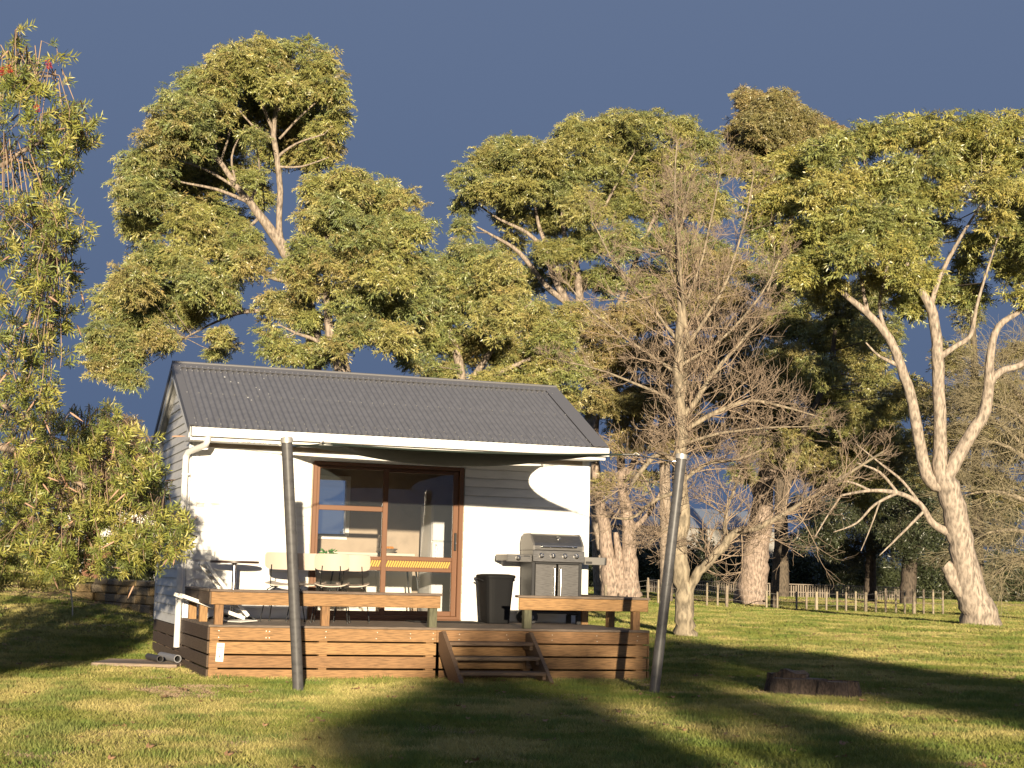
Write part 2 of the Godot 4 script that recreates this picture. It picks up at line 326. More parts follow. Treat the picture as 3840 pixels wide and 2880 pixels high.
	"dark_top_gum": {"limbs": [[47.87, 0.41, -72.41, 0.48, 47.2, 8.85, -71.58, 0.39, 46.51, 17.73, -70.7, 0.3, 45.69, 24.24, -70.17, 0.21, 44.99, 28.67, -69.86, 0.12, 44.54, 31.33, -69.68, 0.06], [46.33, 20.7, -70.4, 0.21, 47.13, 26.06, -69.45, 0.12, 47.77, 29.34, -68.82, 0.06]], "puffs": [43.84, 31.75, -69.49, 1.07, 44.7, 32.65, -71.45, 0.98, 44.4, 30.96, -66.81, 1.05, 45.76, 31.76, -68.89, 0.96, 43.51, 29.73, -66.96, 1.45, 45.17, 30.09, -69.46, 1.34, 43.5, 29.8, -69.89, 1.01, 44.52, 30.6, -72.41, 0.93, 46.19, 30.23, -67.67, 1.24, 47.6, 31.16, -70.32, 1.15, 48.81, 30.36, -69.34, 1.26, 50.69, 31.48, -72.55, 1.18, 45.25, 28.98, -71, 1.51, 46.64, 30.17, -73.94, 1.4, 46.04, 28.07, -67.51, 1.46, 47.83, 29.17, -70.75, 1.37, 45.45, 26.81, -68.83, 1.48, 46.31, 27.59, -70.87, 1.36, 43.04, 27.71, -69.28, 1, 43.53, 28.25, -71.18, 0.92, 47.07, 27.6, -66.98, 1.32, 48.65, 28.04, -69.72, 1.22]},
	"right_gum": {"limbs": [[25.67, 0.04, -19.38, 0.62, 25.43, 0.68, -19.39, 0.49, 25.22, 1.17, -19.4, 0.43, 24.95, 2.33, -19.34, 0.36, 24.71, 3.3, -19.3, 0.35, 24.44, 4.14, -19.29, 0.34, 24.2, 4.52, -19.32, 0.23, 24.12, 5.89, -19.18, 0.18, 23.95, 7.52, -19.03, 0.18, 23.86, 8.44, -18.95, 0.16, 23.64, 9.29, -18.92, 0.15, 23.29, 9.86, -18.97, 0.11, 22.92, 10.54, -19.01, 0.07, 22.72, 11.74, -18.93, 0.04, 22.78, 12.81, -18.77, 0.02], [24.44, 4.14, -19.29, 0.24, 23.96, 4.26, -19.44, 0.2, 23.6, 5.23, -19.44, 0.18, 23.33, 6.52, -19.37, 0.16, 22.96, 7.49, -19.38, 0.15, 22.56, 8.35, -19.4, 0.13, 21.92, 9.07, -19.54, 0.11, 21.22, 9.63, -19.7, 0.08, 20.69, 10.3, -19.8, 0.05, 20.08, 11.13, -19.91, 0.03], [24.34, 4.14, -19.32, 0.22, 24.46, 4.53, -19.23, 0.22, 24.84, 5.38, -19, 0.2, 25.33, 6.37, -18.71, 0.18, 25.37, 7.38, -18.57, 0.15, 25.37, 7.9, -18.5, 0.12, 25.54, 8.77, -18.34, 0.1, 26.2, 9.36, -18.03, 0.07, 26.52, 10.23, -17.82, 0.04], [25.36, 7.11, -18.6, 0.12, 25.73, 7.52, -18.43, 0.11, 26.3, 7.75, -18.2, 0.09, 26.87, 8.63, -17.9, 0.05], [23.94, 7.81, -19, 0.11, 24.37, 8.17, -18.81, 0.08, 24.79, 8.52, -18.62, 0.07, 24.91, 9.38, -18.47, 0.05, 25.21, 10.73, -18.2, 0.03, 25.52, 11.94, -17.95, 0.02], [23.64, 9.29, -18.92, 0.09, 23.84, 10.16, -18.74, 0.07, 24.29, 11.24, -18.45, 0.05, 24.86, 12.33, -18.12, 0.03], [21.92, 9.07, -19.54, 0.07, 21.68, 10.1, -19.49, 0.05, 21.48, 11.17, -19.42, 0.04, 21.66, 12.38, -19.21, 0.02], [22.56, 8.35, -19.4, 0.07, 22.23, 9.31, -19.4, 0.05, 22.41, 10.66, -19.17, 0.03], [24.87, 2.67, -19.33, 0.16, 24.12, 3.02, -19.54, 0.11, 23.7, 3.6, -19.61, 0.08, 23.07, 3.9, -19.79, 0.07, 22.31, 3.95, -20.04, 0.05, 21.52, 3.79, -20.33, 0.03], [23.07, 3.9, -19.79, 0.05, 22.53, 4.49, -19.9, 0.04, 21.88, 4.74, -20.09, 0.02], [23.7, 3.6, -19.61, 0.05, 23.19, 4.24, -19.71, 0.04, 22.52, 4.76, -19.87, 0.03, 21.85, 5.28, -20.03, 0.01], [23.07, 3.9, -19.79, 0.05, 22.46, 3.55, -20.04, 0.04, 21.99, 3, -20.27, 0.03, 21.37, 2.72, -20.52, 0.01], [22.31, 3.95, -20.04, 0.04, 21.66, 4.2, -20.23, 0.03, 21.03, 4.05, -20.47, 0.02], [23.87, 3.45, -19.57, 0.05, 23.52, 3.04, -19.74, 0.04, 23.04, 2.49, -19.97, 0.03, 22.68, 2.08, -20.15, 0.01], [21.52, 3.79, -20.33, 0.03, 21.21, 3.25, -20.51, 0.02, 20.87, 2.57, -20.71, 0.02], [22.59, 3.62, -19.99, 0.03, 22.38, 2.88, -20.15, 0.02, 22.16, 2.2, -20.31, 0.01], [25.15, 1.01, -19.44, 0.27, 24.85, 1.31, -19.5, 0.23, 24.62, 1.7, -19.53, 0.19, 24.55, 1.83, -19.54, 0.18], [24.86, 2.41, -19.36, 0.23, 24.66, 2.67, -19.4, 0.19, 24.57, 2.87, -19.4, 0.15], [22.93, 7.56, -19.38, 0.08, 22.33, 7.84, -19.55, 0.04, 21.92, 8.23, -19.64, 0.02]], "puffs": [18.65, 12.12, -20.06, 0.48, 18.94, 12.97, -20, 0.57, 19.89, 13.61, -20.08, 0.65, 20.73, 13.82, -21.75, 0.61, 19.6, 13.29, -17.76, 0.62, 20.92, 14.09, -19.92, 0.59, 21.59, 14.18, -19.34, 0.61, 23.12, 14.78, -21.77, 0.58, 22.43, 14.42, -18.93, 0.57, 23.41, 14.85, -20.47, 0.53, 23.22, 14.51, -18.71, 0.52, 24.74, 15.1, -20.77, 0.49, 18.97, 11.65, -20.61, 0.46, 19.4, 12.28, -19.79, 0.64, 20.53, 13.02, -22.09, 0.61, 19.27, 12.02, -17.44, 0.66, 20.45, 12.46, -19.81, 0.63, 21.09, 12.72, -18.52, 0.69, 22.85, 13.38, -21.32, 0.66, 21.91, 12.93, -17.88, 0.66, 23.26, 13.34, -19.79, 0.62, 18.65, 10.87, -19.91, 0.37, 19.45, 11.23, -19.33, 0.6, 20.6, 11.65, -21.78, 0.57, 19.76, 11.22, -17.77, 0.64, 20.85, 11.58, -19.85, 0.61, 20.52, 11.29, -17.1, 0.64, 22.64, 12.06, -20.18, 0.62, 21.79, 11.62, -17.46, 0.62, 23.66, 12.19, -20.25, 0.6, 22.87, 12.42, -18.18, 0.45, 24.63, 13.33, -21.19, 0.44, 19.56, 10.32, -18.32, 0.34, 20.9, 10.8, -20.84, 0.32, 19.79, 10.27, -16.84, 0.53, 20.88, 10.6, -18.86, 0.5, 23.17, 11.17, -18.61, 0.4, 25.03, 11.83, -21.61, 0.39, 23.55, 14.32, -17.56, 0.5, 24.43, 14.59, -19.13, 0.47, 24.19, 14.35, -17.15, 0.5, 25.54, 14.59, -17.71, 0.57, 24.76, 14.08, -18.64, 0.57, 25.79, 14.35, -20.16, 0.54, 25.67, 13.96, -18.34, 0.68, 26.76, 14.54, -20, 0.64, 26.23, 13.87, -17.89, 0.61, 23.86, 12.37, -16.28, 0.54, 25.41, 12.98, -18.69, 0.52, 26.29, 12.8, -18.33, 0.68, 27.58, 13.18, -19.85, 0.64, 26.28, 11.66, -18.23, 0.61, 27.75, 11.97, -20.4, 0.58, 24.66, 11.71, -17.2, 0.4, 25.72, 12.11, -19, 0.37, 23.21, 12.26, -17.31, 0.39, 24.67, 12.93, -19.73, 0.38, 22.8, 13.13, -16.93, 0.44, 24.48, 13.82, -19.78, 0.43, 23.64, 13.87, -18.75, 0.44, 25.04, 14.29, -20.54, 0.41, 25.18, 11.4, -18.83, 0.41, 26.63, 11.91, -20.98, 0.39, 26.35, 10.75, -18.55, 0.55, 27.51, 11.11, -20.22, 0.51, 26.12, 9.65, -17.83, 0.46, 25.48, 12.51, -16.18, 0.65, 25.88, 11.02, -16.53, 0.66, 22.44, 10.18, -19.6, 0.57, 23.87, 10.67, -21.56, 0.54, 22.03, 9.91, -17.39, 0.54, 23.46, 10.43, -19.82, 0.52, 23.33, 9.57, -19.64, 0.49, 24.78, 9.87, -21.66, 0.46, 24.07, 10.14, -19.32, 0.55, 25.85, 10.54, -21.95, 0.52, 19.06, 9.84, -18.47, 0.41, 20.06, 10.07, -20.32, 0.39, 20.64, 9.95, -19.54, 0.48, 21.45, 10.07, -21.32, 0.45, 21.05, 10.37, -16.77, 0.51, 22.65, 11.01, -19.42, 0.49, 24.16, 13.25, -18.24, 0.4, 26.14, 14.03, -21.3, 0.39, 26.32, 11.32, -20.94, 0.52, 25.86, 12.55, -21.48, 0.49, 26.26, 10.54, -21.59, 0.52, 26.53, 10.18, -21.01, 0.49]},
	"thick_gum": {"limbs": [[31.88, -0.08, -46.01, 0.93, 31.88, 0.51, -45.93, 0.76, 31.95, 1.36, -45.8, 0.66, 32.01, 2.41, -45.65, 0.62, 32.06, 3.47, -45.5, 0.57, 32.1, 4.53, -45.36, 0.51, 32.27, 6.64, -45.03, 0.38, 32.67, 9.82, -44.5, 0.28, 33.16, 11.74, -44.09, 0.17, 33.48, 13.01, -43.82, 0.08], [32.14, 5.37, -45.23, 0.3, 33.04, 7.09, -44.71, 0.21, 34.34, 8.81, -44.05, 0.15, 35.24, 10.52, -43.53, 0.08], [32.16, 4.53, -45.34, 0.25, 31.26, 6.62, -45.38, 0.17, 30.73, 8.72, -45.3, 0.11], [33, 4.55, -45.05, 0.17, 33.59, 4.78, -44.82, 0.13, 35.15, 5.45, -44.2, 0.06]], "puffs": [31.78, 12.9, -42.45, 0.99, 33.17, 13.5, -45.14, 0.93, 32.8, 12.15, -40.96, 0.98, 34.6, 12.53, -43.59, 0.92, 34.12, 11.4, -40.85, 0.98, 36.8, 11.98, -44.71, 0.94, 31.61, 10.47, -41.29, 0.97, 32.93, 10.87, -44.21, 0.92, 32.77, 9.44, -40.5, 1.01, 34.42, 9.69, -43.65, 0.95, 36.54, 9.36, -44.07, 1.03, 38.73, 9.77, -47.81, 0.98, 32.4, 8.66, -43.55, 0.88, 33.93, 9.18, -46.57, 0.83, 32.99, 7.54, -42.09, 0.99, 35.07, 7.83, -46.24, 0.94, 35.54, 7.54, -43.22, 1.01, 37.53, 7.93, -46.92, 0.96, 35.81, 8.04, -41.31, 0.82, 37.4, 7.92, -43.95, 0.77, 32.47, 14.71, -44.17, 0.89, 37.32, 6.59, -43.76, 0.9, 37.94, 6.46, -45.32, 0.83, 31.9, 10.93, -45.3, 0.9, 33.28, 11.53, -47.81, 0.84, 31.19, 9.01, -43.48, 0.75, 33.19, 9.07, -46.81, 0.71, 33.96, 6.75, -45.5, 0.86, 34.99, 7.05, -47.91, 0.8, 34.66, 6.03, -43.35, 0.88, 36.56, 5.99, -46.04, 0.83, 36.45, 5.48, -43.53, 0.85, 31.43, 7.68, -45.26, 0.64, 36.89, 9.19, -41.89, 0.75, 38.25, 9.22, -44.6, 0.7, 37.36, 7.53, -41.88, 0.75]},
	"forked_gum": {"limbs": [[26.25, 0.34, -48.94, 0.56, 26.1, 1.41, -48.86, 0.43, 25.95, 2.26, -48.81, 0.34, 25.67, 3.73, -48.72, 0.28, 25.44, 4.52, -48.7, 0.24, 25.11, 6.52, -48.56, 0.17, 25.08, 8.66, -48.3, 0.11], [27.06, 0.36, -48.66, 0.6, 26.94, 1.43, -48.57, 0.45, 26.85, 2.58, -48.46, 0.37, 26.76, 3.65, -48.35, 0.3, 26.4, 5.48, -48.25, 0.24, 26.08, 7.76, -48.07, 0.17, 25.63, 9.74, -47.98, 0.11], [26.66, 0.35, -48.8, 0.47, 26.55, 1.42, -48.7, 0.34, 26.38, 2.49, -48.63, 0.19, 26.23, 3.34, -48.58, 0.11], [26.4, 5.48, -48.25, 0.17, 27.18, 7.64, -47.71, 0.13, 27.69, 9.37, -47.32, 0.09], [26.78, 3.35, -48.39, 0.15, 27.6, 4.23, -48, 0.11, 28.32, 5.75, -47.56, 0.06]], "puffs": [25.3, 9.15, -48.86, 0.78, 26.19, 9.58, -51.44, 0.73, 25.14, 10.18, -46.28, 0.84, 26.26, 10.65, -48.63, 0.78, 25.78, 8.84, -45.07, 0.79, 27.01, 9.12, -47.77, 0.74, 24.61, 7.22, -46.51, 0.71, 25.39, 7.46, -49.27, 0.67, 26.93, 7.76, -46.6, 0.76, 28.44, 7.71, -49.79, 0.72, 25.85, 8.57, -46.8, 0.76, 26.76, 8.42, -49.36, 0.71, 24.73, 10.78, -48.11, 0.77, 27.23, 10.32, -46.33, 0.76, 24.95, 5.56, -46.71, 0.63, 25.77, 5.62, -48.4, 0.58, 26.72, 5.84, -46.58, 0.63, 27.88, 6.06, -48.56, 0.59]},
	"back_gum_a": {"limbs": [[27.37, 0.75, -45.32, 0.29, 26.92, 6.38, -44.76, 0.23, 26.57, 10.48, -44.37, 0.17, 26.19, 13.56, -44.12, 0.08]], "puffs": [22.91, 12.05, -42.58, 0.92, 23.79, 12.22, -44.85, 0.85, 24.29, 12.52, -42.27, 0.92, 25.88, 13.01, -45.6, 0.87, 25.57, 13.14, -41.76, 0.96, 27.13, 13.53, -45.48, 0.91, 26.96, 12.8, -41.45, 0.92, 28.3, 13.29, -43.88, 0.86, 29.45, 13.97, -43.78, 0.88, 30.39, 14.49, -46.13, 0.82, 23.2, 10.66, -44.28, 0.85, 24.46, 11.15, -46.68, 0.8, 24.35, 10.84, -43.37, 0.93, 25.7, 11.34, -45.8, 0.87, 25.09, 10.81, -41.09, 0.9, 26.17, 10.85, -43.66, 0.85, 28.19, 11.44, -44.46, 0.96, 30.22, 11.61, -47.96, 0.91, 28.63, 11.74, -41.65, 0.93, 30.02, 11.86, -43.82, 0.86, 23.35, 8.91, -42.96, 0.84, 24.31, 9.19, -45.52, 0.78, 25.31, 9.03, -42.99, 0.89, 26.08, 9.35, -45.52, 0.83, 26.83, 9.27, -42.47, 0.89, 28.38, 9.34, -46.34, 0.84, 28.13, 9.66, -41.49, 0.88, 29.58, 9.7, -43.98, 0.82, 29.64, 8.44, -42.7, 0.82, 27.47, 7.65, -41.91, 0.8, 28.45, 7.5, -44.11, 0.74, 26.21, 7.26, -42.98, 0.81, 27.32, 7.64, -44.84, 0.75, 24.96, 7.11, -44.64, 0.74, 29.47, 15.1, -42.93, 0.83, 30.58, 12.65, -42.81, 0.83, 30.98, 13.05, -44.21, 0.76, 27.53, 15.14, -44.12, 0.83, 28.59, 15.19, -46.02, 0.77, 28.02, 15.28, -42.31, 0.82, 22.66, 12.25, -44.1, 0.73, 23.6, 12.67, -46.32, 0.68, 30.24, 10.57, -43.02, 0.74, 31.12, 11.06, -45.02, 0.69]},
	"back_gum_b": {"limbs": [[29.02, 0.62, -38.38, 0.17, 29.13, 4.2, -37.9, 0.15, 29.67, 7.04, -37.36, 0.13, 30.57, 9.88, -36.7, 0.11, 30.75, 12.71, -36.28, 0.06]], "puffs": [28.03, 13.59, -37.15, 0.83, 29.31, 14.48, -37.17, 0.88, 30.06, 12.78, -35.83, 0.9, 32.41, 13.75, -40.46, 0.87, 30.85, 12.66, -34.66, 0.85, 33.68, 13.5, -38.82, 0.82, 27.22, 10.14, -34.45, 0.79, 29.33, 10.42, -38.34, 0.76, 28.06, 9.35, -33.41, 0.82, 31.09, 9.83, -38.47, 0.81, 31.27, 11.82, -36.44, 0.87, 33.73, 12.61, -40.77, 0.85, 31.21, 11.08, -33.88, 0.84, 33.59, 11.91, -38.18, 0.82, 28.69, 8.9, -37.54, 0.8, 30.22, 9.51, -40.93, 0.76, 30.59, 7.89, -35.64, 0.82, 33.02, 8, -39.22, 0.78, 33.23, 9.75, -37.5, 0.85, 35.09, 10.39, -41, 0.81, 33.04, 8.89, -34.77, 0.78, 35.03, 9.38, -37.93, 0.74, 28.37, 6.7, -36.15, 0.74, 30.27, 6.77, -39.42, 0.7, 30.87, 6.15, -37.58, 0.8, 32.47, 6.11, -40.82, 0.76, 31.08, 5.67, -35.4, 0.78, 33.02, 5.98, -36.11, 0.79, 34.07, 6.95, -35.71, 0.76, 28.24, 6.81, -37.87, 0.68, 27.32, 5.64, -38.1, 0.57]},
	"back_gum_c": {"limbs": [[33.24, 1.12, -30.49, 0.24, 32.95, 5.82, -30.01, 0.19, 32.65, 9.23, -29.68, 0.14, 32.41, 11.79, -29.44, 0.07]], "puffs": [30.3, 9.5, -27.54, 0.66, 32.1, 9.7, -30.5, 0.63, 30.72, 8.08, -29.64, 0.68, 32.45, 8.08, -32.36, 0.64, 31.37, 8.18, -28.56, 0.74, 33.94, 8.5, -32.01, 0.71, 34.48, 8.96, -30.96, 0.78, 36.83, 9.17, -34.27, 0.75, 34.83, 7.98, -29.75, 0.77, 37.91, 8.59, -34.32, 0.75, 29.69, 6.65, -27.25, 0.68, 31.86, 6.84, -30.05, 0.65, 33.65, 7.14, -30.99, 0.77, 36.53, 7.51, -34.75, 0.75, 32.2, 6.27, -27.01, 0.72, 35.51, 6.84, -31.17, 0.7, 31.87, 5.57, -29.62, 0.71, 33.97, 5.83, -32.95, 0.68, 31.69, 4.95, -27.4, 0.72, 33.35, 5, -29.94, 0.68, 34.52, 4.82, -29.39, 0.76, 30.99, 5.39, -30.07, 0.61, 33.45, 11.61, -31.24, 0.6, 31.66, 9.37, -25.7, 0.64, 33.93, 9.96, -28.62, 0.61, 34.1, 6.41, -27.71, 0.84, 35.75, 6.51, -29.66, 0.78]},
	"bare_poplar": {"limbs": [[11.89, 0.05, -10.26, 0.24, 11.85, 0.4, -10.23, 0.2, 11.79, 0.95, -10.18, 0.2, 11.68, 1.65, -10.13, 0.18, 11.62, 2.72, -10.02, 0.15, 11.52, 4.24, -9.86, 0.13, 11.39, 5.65, -9.73, 0.11, 11.35, 6.74, -9.6, 0.08, 11.22, 7.98, -9.5, 0.05, 11.14, 8.8, -9.42, 0.03, 11.06, 9.59, -9.35, 0.02, 11.05, 10.37, -9.25, 0.01], [11.86, 0.98, -10.15, 0.12, 11.96, 1.37, -10.07, 0.11, 12.17, 1.67, -9.96, 0.1, 12.54, 2.24, -9.76, 0.09, 12.94, 2.39, -9.6, 0.07, 13.5, 2.78, -9.37, 0.05, 14.1, 3.27, -9.1, 0.04, 14.95, 3.95, -8.72, 0.02], [12.54, 2.24, -9.76, 0.06, 12.71, 2.65, -9.65, 0.04, 13.13, 3.34, -9.42, 0.03, 13.64, 4.13, -9.15, 0.02], [11.64, 1.75, -10.13, 0.09, 11.73, 2.54, -10.64, 0.09, 11.68, 3.84, -10.71, 0.09, 11.62, 5.13, -10.56, 0.08, 11.52, 6.1, -10.37, 0.06, 11.16, 7.25, -10.14, 0.04, 10.7, 8.32, -9.63, 0.02, 10.5, 9.29, -9.58, 0.01], [11.57, 4.38, -9.82, 0.06, 12.21, 4.77, -9.56, 0.05, 12.87, 5.03, -9.3, 0.04, 13.55, 4.95, -9.08, 0.03, 14.43, 4.73, -8.8, 0.01], [11.55, 4.66, -9.8, 0.07, 11.92, 5.19, -9.6, 0.06, 12.25, 5.67, -9.43, 0.05, 13.04, 6.66, -9.04, 0.03, 13.42, 7.62, -8.79, 0.02, 13.56, 8.4, -8.64, 0.01], [11.56, 3.59, -9.93, 0.05, 10.92, 3.84, -10.11, 0.06, 10.28, 3.3, -10.4, 0.05, 9.92, 3.06, -10.55, 0.02], [11.46, 4.95, -9.79, 0.04, 10.79, 5.32, -9.97, 0.03, 10.12, 5.69, -10.16, 0.02, 9.27, 5.96, -10.41, 0.01], [11.39, 6.01, -9.68, 0.05, 11.81, 6.7, -9.45, 0.04, 12.13, 7.58, -9.23, 0.03, 12.33, 8.75, -9.02, 0.02, 12.37, 9.72, -8.88, 0.01], [11.33, 6.69, -9.62, 0.04, 11.57, 7.66, -9.41, 0.03, 11.68, 8.83, -9.23, 0.02, 11.71, 9.8, -9.1, 0.01], [11.35, 6.2, -9.67, 0.04, 10.87, 7.06, -9.73, 0.03, 10.35, 7.92, -9.8, 0.02, 10.01, 8.98, -9.78, 0.01], [11.24, 7.56, -9.54, 0.03, 10.96, 8.52, -9.51, 0.02, 10.81, 9.49, -9.45, 0.01], [11.6, 3.3, -9.95, 0.05, 12.18, 3.7, -9.7, 0.04, 12.92, 3.82, -9.43, 0.03, 13.64, 4.13, -9.15, 0.01], [11.59, 3.11, -9.98, 0.05, 11.13, 2.9, -10.16, 0.04, 10.69, 2.5, -10.36, 0.03, 10.13, 2.58, -10.54, 0.01], [11.55, 4.07, -9.87, 0.04, 12.06, 4.28, -9.67, 0.03, 12.79, 4.4, -9.41, 0.02, 13.43, 4.41, -9.18, 0.01], [11.42, 5.53, -9.73, 0.04, 10.65, 6.19, -9.91, 0.03, 9.95, 6.94, -10.06, 0.02, 9.54, 7.71, -10.1, 0.01], [11.68, 2.23, -10.06, 0.05, 11.35, 2.32, -10.16, 0.04, 10.98, 2.22, -10.3, 0.03, 10.54, 1.91, -10.48, 0.01], [11.41, 5.72, -9.71, 0.04, 12.21, 6.32, -9.36, 0.03, 12.89, 7.21, -9.02, 0.02, 13.21, 8, -8.81, 0.01]], "puffs": []},
	"bare_willow": {"limbs": [[32.91, 0.21, -24.33, 0.46, 32.49, 2.36, -24.21, 0.37, 32.05, 4.66, -24.07, 0.28, 31.62, 6.96, -23.93, 0.19, 31.21, 8.8, -23.84, 0.09], [32.26, 3.74, -24.12, 0.14, 30.98, 5.4, -24.35, 0.09, 29.92, 5.99, -24.64, 0.06, 29.04, 5.97, -24.94, 0.03, 28.48, 5.49, -25.19, 0.02], [32.37, 3.13, -24.16, 0.12, 31.06, 4.17, -24.47, 0.09, 30.01, 4.45, -24.8, 0.05, 29.01, 4.12, -25.18, 0.02], [32.04, 4.81, -24.06, 0.12, 30.76, 6.63, -24.27, 0.08, 29.84, 7.22, -24.51, 0.05, 28.96, 7.2, -24.81, 0.02], [31.84, 5.73, -24.01, 0.11, 30.54, 7.7, -24.21, 0.07, 29.76, 8.45, -24.38, 0.04, 29.17, 8.59, -24.57, 0.02], [32.49, 2.36, -24.21, 0.12, 31.12, 3.1, -24.59, 0.08, 30.1, 3.07, -24.94, 0.05, 29.25, 2.58, -25.29, 0.02], [32.52, 1.9, -24.26, 0.11, 31.46, 2.33, -24.56, 0.07, 30.45, 2.15, -24.93, 0.05, 29.61, 1.51, -25.3, 0.02], [32.06, 4.51, -24.09, 0.12, 30.94, 6.02, -24.28, 0.08, 30.15, 6.92, -24.44, 0.05]], "puffs": []},
	"dark_conifer": {"limbs": [[49.97, 0.87, -65.24, 0.37, 49.9, 2.96, -65.01, 0.31, 49.81, 5.76, -64.69, 0.22, 49.77, 8.55, -64.36, 0.11]], "puffs": [45.61, 5.26, -62.14, 1.08, 47.14, 5.21, -64.94, 1.01, 48.52, 6.54, -64.43, 1.29, 49.89, 6.39, -67.26, 1.19, 49.59, 6.81, -63.04, 1.27, 51, 6.44, -65.61, 1.18, 48.2, 4.82, -62.84, 1.26, 50.23, 4.9, -66.42, 1.18, 51.33, 4.97, -64.81, 1.13, 53.22, 5.22, -68.01, 1.06, 48.15, 4.03, -65.4, 0.96, 49.41, 3.62, -68.37, 0.89, 48.87, 8.18, -63.43, 1.11, 50.49, 7.93, -66.22, 1.03, 46.39, 4.24, -64.56, 0.83, 47.48, 4.14, -67.28, 0.77, 50.37, 3.81, -64.31, 0.9, 51.94, 3.64, -67.49, 0.84, 45.57, 5.59, -64.23, 0.99, 47.02, 5.78, -67.39, 0.93, 45.67, 3.96, -65.5, 0.73, 46.88, 3.9, -68.35, 0.67, 48.6, 8.26, -65.08, 1.13, 50.28, 8.7, -68.4, 1.05, 48.16, 3.2, -66.51, 0.74, 50.11, 3.52, -69.89, 0.69, 49.46, 2.95, -65.99, 0.74, 51.28, 2.76, -68.34, 0.68]},
	"wide_conifer": {"limbs": [[48.79, 0.87, -59.26, 0.48, 48.75, 2.39, -59.09, 0.42, 48.65, 5.54, -58.73, 0.24, 48.51, 8.68, -58.38, 0.11]], "puffs": [48.64, 6.07, -59.08, 1.22, 50.35, 6.31, -61.32, 1.13, 48.43, 4.96, -56.91, 1.09, 51.28, 5.27, -60.76, 1.03, 46.88, 4.14, -57.28, 1.03, 48.37, 4.19, -59.61, 0.96, 47.61, 3.63, -56.12, 1.02, 49.49, 3.28, -58.68, 0.95, 47.41, 7.75, -56.7, 1.03, 49.74, 3.97, -57.52, 0.89, 51.91, 3.68, -61.43, 0.84, 48.38, 5.92, -55.03, 1.02, 50.85, 5.91, -58.63, 0.96, 50.03, 4.73, -55.72, 1.08, 52.37, 4.8, -59, 1.01, 52.18, 5.61, -57.05, 1.05, 54.32, 6.04, -60.15, 0.98, 50.78, 2.96, -57.72, 0.79, 52.51, 2.67, -60.64, 0.73, 47.66, 7.09, -58.98, 1.06, 48.8, 6.53, -56.99, 1.04, 50.5, 6.88, -59.6, 0.97, 47.37, 2.87, -57.59, 0.62, 49.43, 2.54, -57.53, 0.68, 50.66, 2.43, -59.46, 0.62, 50.27, 2.94, -55.22, 0.77, 51.96, 2.68, -58.21, 0.71, 53.63, 4.09, -57.37, 0.95, 55.1, 4.04, -60.01, 0.88, 53.07, 5.61, -55.7, 0.94, 54.91, 5.34, -58.72, 0.87]},
	"brown_tree": {"limbs": [[0.1, 0.75, -16.86, 0.28, 0.11, 0.87, -16.84, 0.23, 0.13, 1.25, -16.79, 0.18, 0.13, 1.77, -16.72, 0.15, 0.24, 2.5, -16.59, 0.12, 0.43, 3.34, -16.42, 0.07, 0.69, 3.97, -16.25, 0.03], [0.12, 1.3, -16.78, 0.1, 0.4, 1.46, -16.67, 0.08, 0.54, 1.57, -16.6, 0.06, 0.8, 2.2, -16.44, 0.04], [0.13, 1.82, -16.71, 0.08, -0.31, 2.59, -16.77, 0.05, -0.66, 3.41, -16.79, 0.03], [0.43, 3.34, -16.42, 0.05, 0.91, 3.66, -16.22, 0.03, 1.19, 3.98, -16.08, 0.02]], "puffs": [0.53, 4.33, -16.92, 0.45, 0.8, 4.54, -18.84, 0.42, 1.24, 3.87, -16.7, 0.43, 1.58, 3.8, -18.39, 0.4, 1.27, 3.19, -14.84, 0.32, 1.59, 3.38, -16.55, 0.31, 0.81, 3.29, -15.1, 0.49, 0.96, 3.24, -17.51, 0.47, -0.01, 3.59, -14.9, 0.48, 0.1, 3.72, -17.73, 0.47, -0.42, 3.45, -17.33, 0.48, -0.37, 3.51, -19.4, 0.45, 0.35, 2.87, -15.19, 0.46, 0.39, 2.99, -16.82, 0.43, 1.11, 2.75, -16.67, 0.42, 1.39, 2.86, -18.17, 0.4, -1.03, 3.1, -17.08, 0.47, -0.94, 3.08, -18.72, 0.44, -0.2, 2.66, -15.61, 0.41, -0.01, 2.67, -18, 0.39, 1.42, 2.69, -16.22, 0.27, -1.52, 2.65, -16.9, 0.42]},
